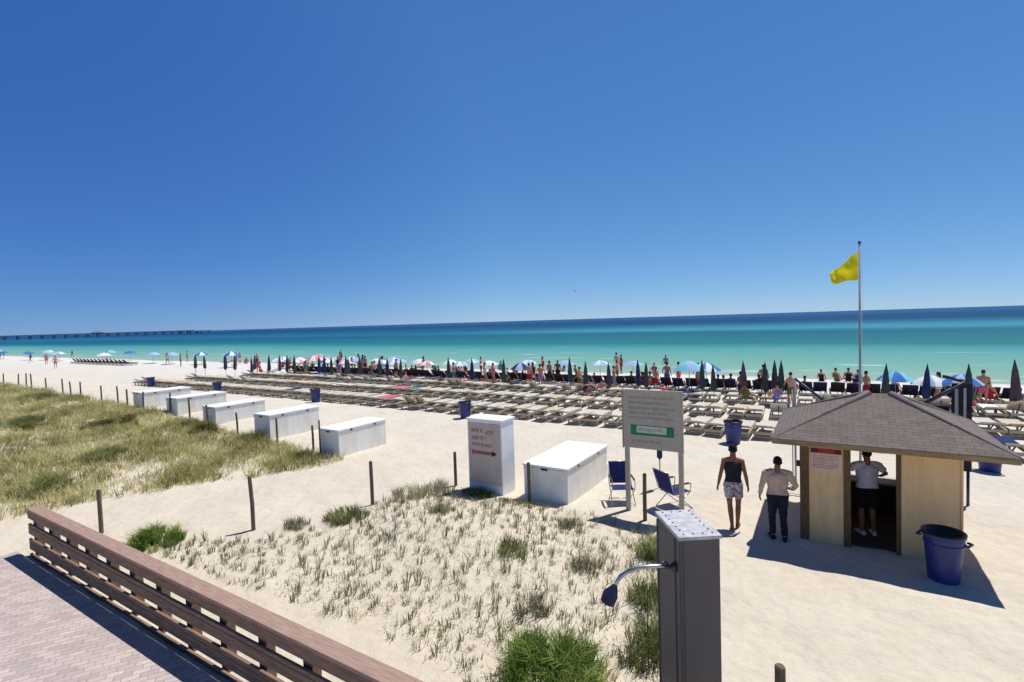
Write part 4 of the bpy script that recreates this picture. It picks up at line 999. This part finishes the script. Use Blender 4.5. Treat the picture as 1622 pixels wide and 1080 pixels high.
# small figures: three poses, copied with other skin and swimwear
def mini(J, wear, hairlong=False):
    t = figure('person', J, dict(skin='skin_a', hair='hair_brown', build=1.0, hair_long=hairlong, wear=wear), .026, False); snapshot(t); return t
ms = mini(stand(elL=(-.3, .0, 1.15), wrL=(-.28, .18, .98), handL=(-.2, .26, .98)), [('swimwear', 'fabric_navy', ['waist', ('leg', .6)])])
mw = mini(stand(anL=(-.09, -.26, .13), knL=(-.1, .0, .52), toeL=(-.1, -.12, .03), anR=(.09, .26, .085), knR=(.1, .2, .51), toeR=(.1, .44, .02), wrL=(-.26, .2, .93), wrR=(.26, -.18, .9), handL=(-.25, .27, .87), handR=(.26, -.22, .82)), [('swimwear', 'fabric_navy', ['tank', 'waist'])], True)
Jsit = dict(pelvis=(0, 0, .45), chest=(0, -.10, .74), neck=(0, -.16, .95), head=(0, -.14, 1.10), look=(0, 1, 1.0), shL=(-.18, -.15, .88), shR=(.18, -.15, .88), elL=(-.26, -.05, .64), elR=(.26, -.05, .64), wrL=(-.22, .18, .56), wrR=(.22, .18, .56), handL=(-.2, .27, .55), handR=(.2, .27, .55), palmL=(0, 0, -1), palmR=(0, 0, -1),
            hipL=(-.09, .02, .43), hipR=(.09, .02, .43), knL=(-.12, .42, .60), knR=(.12, .44, .56), anL=(-.12, .78, .42), anR=(.12, .84, .42), toeL=(-.13, .9, .5), toeR=(.13, .95, .5))
mt = mini(Jsit, [('swimwear', 'fabric_red', ['waist', 'tank'])])
Jlie = dict(pelvis=(0, 0, .47), chest=(0, -.28, .50), neck=(0, -.50, .58), head=(0, -.63, .66), look=(0, -.3, 1.2), shL=(-.18, -.42, .53), shR=(.18, -.42, .53), elL=(-.27, -.16, .48), elR=(.27, -.16, .48), wrL=(-.26, .08, .47), wrR=(.26, .08, .47), handL=(-.26, .16, .46), handR=(.26, .16, .46), palmL=(0, 0, -1), palmR=(0, 0, -1),
            hipL=(-.09, .04, .46), hipR=(.09, .04, .46), knL=(-.1, .45, .49), knR=(.1, .43, .62), anL=(-.1, .86, .45), anR=(.1, .76, .45), toeL=(-.12, .93, .55), toeR=(.12, .83, .53))
ml = mini(Jlie, [('swimwear', 'fabric_teal', ['waist'])])
fab = [('fabric_red', 'red'), ('fabric_pink', 'pink'), ('fabric_navy', 'navy'), ('fabric_lilac', 'lilac'), ('fabric_white', 'white'), ('fabric_olive', 'olive'), ('fabric_black', 'black'), ('fabric_teal', 'teal')]
protos = {'standing': ms, 'walking': mw, 'sitting': mt, 'lying': ml}; used = set()
def crowd(pose, x, y, rz, f=None, where='', z=None, s=None, seat=False):
    if z is None: z = gz(x, y)
    if not seat and pose in ('sitting', 'lying'): z = gz(x, y) - (.33 if pose == 'sitting' else .36)   # on the sand or a towel, not on a lounger
    m, nm = fab[f if f is not None else random.randrange(8)]
    sk = random.choice(['skin_a', 'skin_b', 'skin_c']); hr = random.choice(['hair_black', 'hair_brown'])
    pr = protos[pose]
    if pose not in used:
        used.add(pose); o = pr
        for c, _ in CH[pr.name]:
            if c.name.startswith('swimwear'): c.data.materials[0] = M[m]
    else: o = copy_tree(pr, {'body': M[sk], 'swimwear': M[m], 'hair': M[hr]})
    o.location = (x, y, gz(x, y) if z is None else z); o.rotation_euler.z = rz; q = s or random.uniform(.92, 1.05); o.scale = (q, q, q)
    lb = 'person in %s swimwear %s %s' % (nm, pose, where)
    tag(o, lb, 'person', lb)
# at the water's edge and in the shallows
for x, y, f in ((-.2, 39.2, 6), (.66, 39.0, 5), (1.3, 39.5, 6), (1.75, 39.1, 2)): crowd('sitting', x, y, random.uniform(-.6, .6), f, 'at the water edge left of the flagpole')
crowd('standing', -14.1, 53.0, .2, 6, 'waist deep in the sea beyond the grey sign', z=-1.25)
crowd('standing', -72.4, 59.5, .2, 2, 'deep in the sea far to the left', z=-1.1)
for i in range(26):
    x = -10 - 62 * (i + random.random()) / 26; crowd(random.choice(['standing', 'sitting', 'sitting', 'sitting', 'lying']), x, random.uniform(36.0, 41.5), random.uniform(-3, 3), None, 'near the waterline left of the grey sign', z=gz(x, 39) - .12)
# among the loungers
for x, y, f, ps in ((-16.4, 31.3, 2, 'standing'), (-16.9, 29.3, 0, 'standing'), (-17.1, 30.2, 2, 'walking'), (-15.9, 29.0, 3, 'standing'), (-12.6, 29.3, 0, 'sitting'), (-11.7, 29.2, 1, 'sitting'), (-12.1, 27.6, 0, 'sitting'), (-11.5, 27.4, 1, 'lying'),
                    (-8.4, 31.8, 3, 'standing'), (-9.9, 30.9, 0, 'sitting'), (-9.2, 31.0, 1, 'sitting'), (-3.3, 27.0, 5, 'sitting'), (-2.9, 31.0, 0, 'standing'), (-2.0, 27.3, 3, 'sitting'), (-1.4, 27.4, 5, 'standing'), (-31.8, 30.9, 1, 'sitting'), (-30.9, 31.1, 0, 'standing'), (-34.5, 29.0, 5, 'standing'),
                    (5.6, 30.3, 1, 'sitting'), (6.0, 30.1, 1, 'standing'), (6.3, 30.6, 0, 'sitting'), (7.6, 30.5, 5, 'sitting')):
    crowd(ps, x, y, random.uniform(-.5, .5), f, 'among loungers ' + ('right of the hut roof' if x > 3 else 'left of the hut roof' if x > -5 else 'left of the grey sign' if x > -14 else 'above the tall sign cabinet' if x > -20 else 'in the left rows'), s=.98 if ps != 'lying' else 1, seat=26.6 < y < 28.0 or y > 30.5)
k = 0
for x, y in row4:
    if random.random() < .55:
        ps = random.choice(['sitting', 'lying', 'sitting']); crowd(ps, x, y + (.78 if ps == 'sitting' else 1.1), 0, None, 'on a dark lounger ' + ('right of the grey sign' if x > -7 else 'left of the grey sign' if x > -25 else 'at the left'), z=gz(x, y) - .08, seat=True)
for i in range(16):
    x = -68 - 7.0 * i - random.uniform(0, 5); crowd(random.choice(['standing', 'walking']), x, random.uniform(24, 41), random.uniform(-3, 3), None, 'far down the white beach at the left')

for i in range(58):
    x = -46 + 52 * (i + random.random()) / 58; y = random.choice([random.uniform(28.4, 30.2), random.uniform(32.9, 35.5), random.uniform(32.9, 34.5)])
    crowd(random.choice(['sitting', 'sitting', 'standing', 'walking', 'lying', 'sitting']), x, y, random.uniform(-1.5, 1.5), None, 'in the crowd ' + ('beyond the hut roof' if x > -1 else 'beyond the grey sign' if x > -9 else 'beyond the tall cabinet' if x > -22 else 'beyond the left lounger rows'), z=gz(x, y) - (.02 if y > 0 else 0), s=.92)
for i in range(42):
    x = -50 + 32 * (i + random.random()) / 42; y = random.choice([random.uniform(28.2, 30.0), random.uniform(32.9, 37)])
    crowd(random.choice(['sitting', 'sitting', 'standing', 'walking', 'lying']), x, y, random.uniform(-2, 2), random.choice([0, 1, 3, 4, 4, 7, 6, 2]), 'in the crowd beyond the left lounger rows', z=gz(x, y), s=.95)
def bag():
    t = empty('beach_bag'); b = MB(); b.tube([(0, 0, 0), (0, 0, .05), (0, 0, .28), (0, 0, .36)], [(.13, .24), (.16, .27), (.15, .26), (.09, .22)], 14, True, flat=(0, 1, 0)); b.build('body', M['fabric_navy'], t, smooth=True)
    h = MB(); h.tube([(0, -.14, .34), (0, -.10, .52), (0, .10, .52), (0, .14, .34)], .012, 6); h.build('handle', M['fabric_white'], t, smooth=True); snapshot(t); return t
def cooler():
    t = empty('cool_box'); b = MB(); b.box(-.28, .28, -.18, .18, 0, .32); b.build('body', M['fabric_red'], t, bevel=.03)
    l = MB(); l.box(-.29, .29, -.19, .19, .322, .40); l.build('lid', M['fabric_white'], t, bevel=.02)
    h = MB(); h.tube([(-.30, -.12, .30), (-.31, -.10, .46), (-.31, .10, .46), (-.30, .12, .30)], .012, 6); h.build('handle', M['fabric_white'], t, smooth=True); snapshot(t); return t
BG, CB = bag(), cooler()
for i in range(46):
    x = -44 + 52 * (i + random.random()) / 46; y = random.choice([random.uniform(29.3, 30.2), random.uniform(33.0, 34.2)]); pr = BG if i % 3 else CB
    f_ = random.randrange(8) if i % 3 else random.choice([0, 2, 7]); nm = fab[f_][1]
    o = copy_tree(pr, {'body': M[fab[f_][0]]}) if i > 1 else pr
    if i <= 1: nm = 'navy' if pr is BG else 'red'
    kn = 'beach bag' if pr is BG else 'cool box'; wh = 'beyond the hut' if x > -1 else 'beyond the grey sign' if x > -9 else 'beyond the tall cabinet' if x > -22 else 'at the left of the rows'
    o.location = (x, y, gz(x, y)); o.rotation_euler.z = random.uniform(0, 3); lb = '%s %s on the sand by the occupied loungers %s' % (nm, kn, wh); tag(o, lb, kn, lb)

# ------------------------------------------------------------------ pier
t = empty('fishing_pier', (-965, 0, 0)); tag(t, 'long fishing pier on piles crossing the horizon at the far left', 'pier')
b = MB(); b.box(-5, 5, 30, 470, 4.0, 4.9); b.build('deck', M['pier'], t)
b = MB(); b.box(-16, 16, 450, 495, 4.0, 4.95); b.build('end_platform', M['pier'], t)
b = MB(); b.box(-5, -4.8, 30, 470, 5.0, 6.0); b.box(4.8, 5, 30, 470, 5.0, 6.0); b.build('railing', M['pier'], t)
for i in range(34):
    yy = 40 + i * 13.2; b = MB()
    for s in (-4, 4): b.tube([(s, yy, -3), (s, yy, 4.0)], .55, 8)
    b.box(-5, 5, yy - .5, yy + .5, 3.3, 4.0); b.build('piling', M['pier'], t)
b = MB()
for s in (-13, 13):
    for yy in (455, 472, 490): b.tube([(s, yy, -3), (s, yy, 4)], .6, 8)
b.build('end_pilings', M['pier'], t)
for yy, w, h in ((330, 3, 1.4),):
    b = MB(); b.box(-w, w, yy - 7, yy + 7, 4.9, 4.9 + h); o = b.build('shelter', M['pier'], t)
    b = MB(); b.add([(-w - 1, yy - 8, 4.9 + h), (w + 1, yy - 8, 4.9 + h), (w + 1, yy + 8, 4.9 + h), (-w - 1, yy + 8, 4.9 + h), (0, yy - 3, 7 + h), (0, yy + 3, 7 + h)], [(0, 1, 4), (1, 2, 5, 4), (2, 3, 5), (3, 0, 4, 5), (3, 2, 1, 0)]); b.build('shelter_roof', M['metal_roof'], o)

# small bird gliding over the sea
b = MB(); b.ball((0, 0, 0), (.11, .30, .09), 10, 8); b.add([(-.08, .1, .03), (-.55, .16, .16), (-1.0, -.02, .05), (-.5, -.06, .12), (-.08, -.12, .03), (-.08, 0, .06)], [(0, 1, 3, 4), (1, 2, 3), (0, 4, 5)])
b.add([(.08, .1, .03), (.55, .16, .16), (1.0, -.02, .05), (.5, -.06, .12), (.08, -.12, .03), (.08, 0, .06)], [(4, 3, 1, 0), (3, 2, 1), (5, 4, 0)]); b.add([(-.05, -.25, 0), (.05, -.25, 0), (.12, -.5, 0), (-.12, -.5, 0), (0, -.38, .03)], [(0, 1, 2, 3), (0, 4, 1), (2, 4, 3)]); b.ball((0, .33, .03), (.06, .09, .06), 8, 6)
o = b.build('sea_bird', basic('bird_grey', S(120, 124, 134), S(96, 100, 110), 3, .8), smooth=True, loc=(-42, 92, 10.0)); o.rotation_euler = (.2, .25, .9); tag(o, 'small grey bird gliding above the sea near the centre of the sky', 'bird')

# ------------------------------------------------------------------ world, sun, camera
sd = Vector((.176, .37, 1)).normalized()
el = math.asin(sd.z); az = math.atan2(sd.x, sd.y)
w = bpy.data.worlds.new('World'); scene.world = w; w.use_nodes = True; nt = w.node_tree
sky = nt.nodes.new('ShaderNodeTexSky'); sky.sky_type = 'NISHITA'; sky.sun_disc = False; sky.sun_elevation = el; sky.sun_rotation = az
sky.altitude = 0; sky.air_density = .6; sky.dust_density = 0; sky.ozone_density = 6
bg = nt.nodes['Background']; bg.inputs['Strength'].default_value = .12
sp_ = nt.nodes.new('ShaderNodeSeparateColor'); cb_ = nt.nodes.new('ShaderNodeCombineColor'); nt.links.new(sky.outputs[0], sp_.inputs[0])
def mth(op, a, v):
    n = nt.nodes.new('ShaderNodeMath'); n.operation = op; nt.links.new(a, n.inputs[0]); n.inputs[1].default_value = v; return n.outputs[0]
for i_, (pw, am) in enumerate(((.85, .49), (.66, .60), (.45, .785))):     # film-like response of the deep blue sky
    nt.links.new(mth('MULTIPLY', mth('POWER', mth('MULTIPLY', sp_.outputs[i_], .12), pw), am / .12), cb_.inputs[i_])
# upper sky, out of view, dimmed beyond clear air to cut blue shadow fill
tcw = nt.nodes.new('ShaderNodeTexCoord'); sxw = nt.nodes.new('ShaderNodeSeparateXYZ'); nt.links.new(tcw.outputs['Generated'], sxw.inputs[0])
mrw = nt.nodes.new('ShaderNodeMapRange'); mrw.interpolation_type = 'SMOOTHSTEP'; nt.links.new(sxw.outputs['Z'], mrw.inputs['Value'])
for k_, v_ in (('From Min', .50), ('From Max', .88), ('To Min', 1.0), ('To Max', .16)): mrw.inputs[k_].default_value = v_
vmw = nt.nodes.new('ShaderNodeVectorMath'); vmw.operation = 'SCALE'; nt.links.new(cb_.outputs[0], vmw.inputs[0]); nt.links.new(mrw.outputs[0], vmw.inputs['Scale'])
mrx = nt.nodes.new('ShaderNodeMapRange'); nt.links.new(sxw.outputs['X'], mrx.inputs['Value'])      # the sky is deepest at right angles to the sun
for k_, v_ in (('From Min', -.95), ('From Max', -.55), ('To Min', .76), ('To Max', 1.02)): mrx.inputs[k_].default_value = v_
sc3 = nt.nodes.new('ShaderNodeCombineXYZ'); nt.links.new(mth('POWER', mrx.outputs[0], 1.9), sc3.inputs[0]); nt.links.new(mth('POWER', mrx.outputs[0], 1.35), sc3.inputs[1]); nt.links.new(mth('POWER', mrx.outputs[0], .55), sc3.inputs[2])
vm2 = nt.nodes.new('ShaderNodeVectorMath'); vm2.operation = 'MULTIPLY'; nt.links.new(vmw.outputs[0], vm2.inputs[0]); nt.links.new(sc3.outputs[0], vm2.inputs[1])
nt.links.new(vm2.outputs[0], bg.inputs['Color'])
ld = bpy.data.lights.new('sun', 'SUN'); ld.energy = 4.5; ld.angle = math.radians(.5); ld.color = (1, .96, .89)
lo = bpy.data.objects.new('sun', ld); col.objects.link(lo); lo.rotation_mode = 'QUATERNION'; lo.rotation_quaternion = sd.to_track_quat('Z', 'Y'); lo.location = (10, 20, 60)

yaw, pitch, roll = math.radians(31.8), math.radians(-2.2), math.radians(1.77)
fw = Vector((-math.sin(yaw) * math.cos(pitch), math.cos(yaw) * math.cos(pitch), math.sin(pitch)))
r0 = Vector((math.cos(yaw), math.sin(yaw), 0)); u0 = r0.cross(fw)
Rr = r0 * math.cos(roll) - u0 * math.sin(roll); Uu = u0 * math.cos(roll) + r0 * math.sin(roll)
cd = bpy.data.cameras.new('camera'); cam = bpy.data.objects.new('camera', cd); col.objects.link(cam); scene.camera = cam
cd.sensor_width = 36; cd.lens = 36 * 800 / 1622; cd.clip_start = .1; cd.clip_end = 80000
mx = Matrix((Rr, Uu, -fw)).transposed().to_4x4(); mx.translation = Vector((0, 0, 4.5)); cam.matrix_world = mx

scene.view_settings.view_transform = 'Standard'; scene.view_settings.look = 'None'; scene.view_settings.exposure = 0; scene.view_settings.gamma = 1
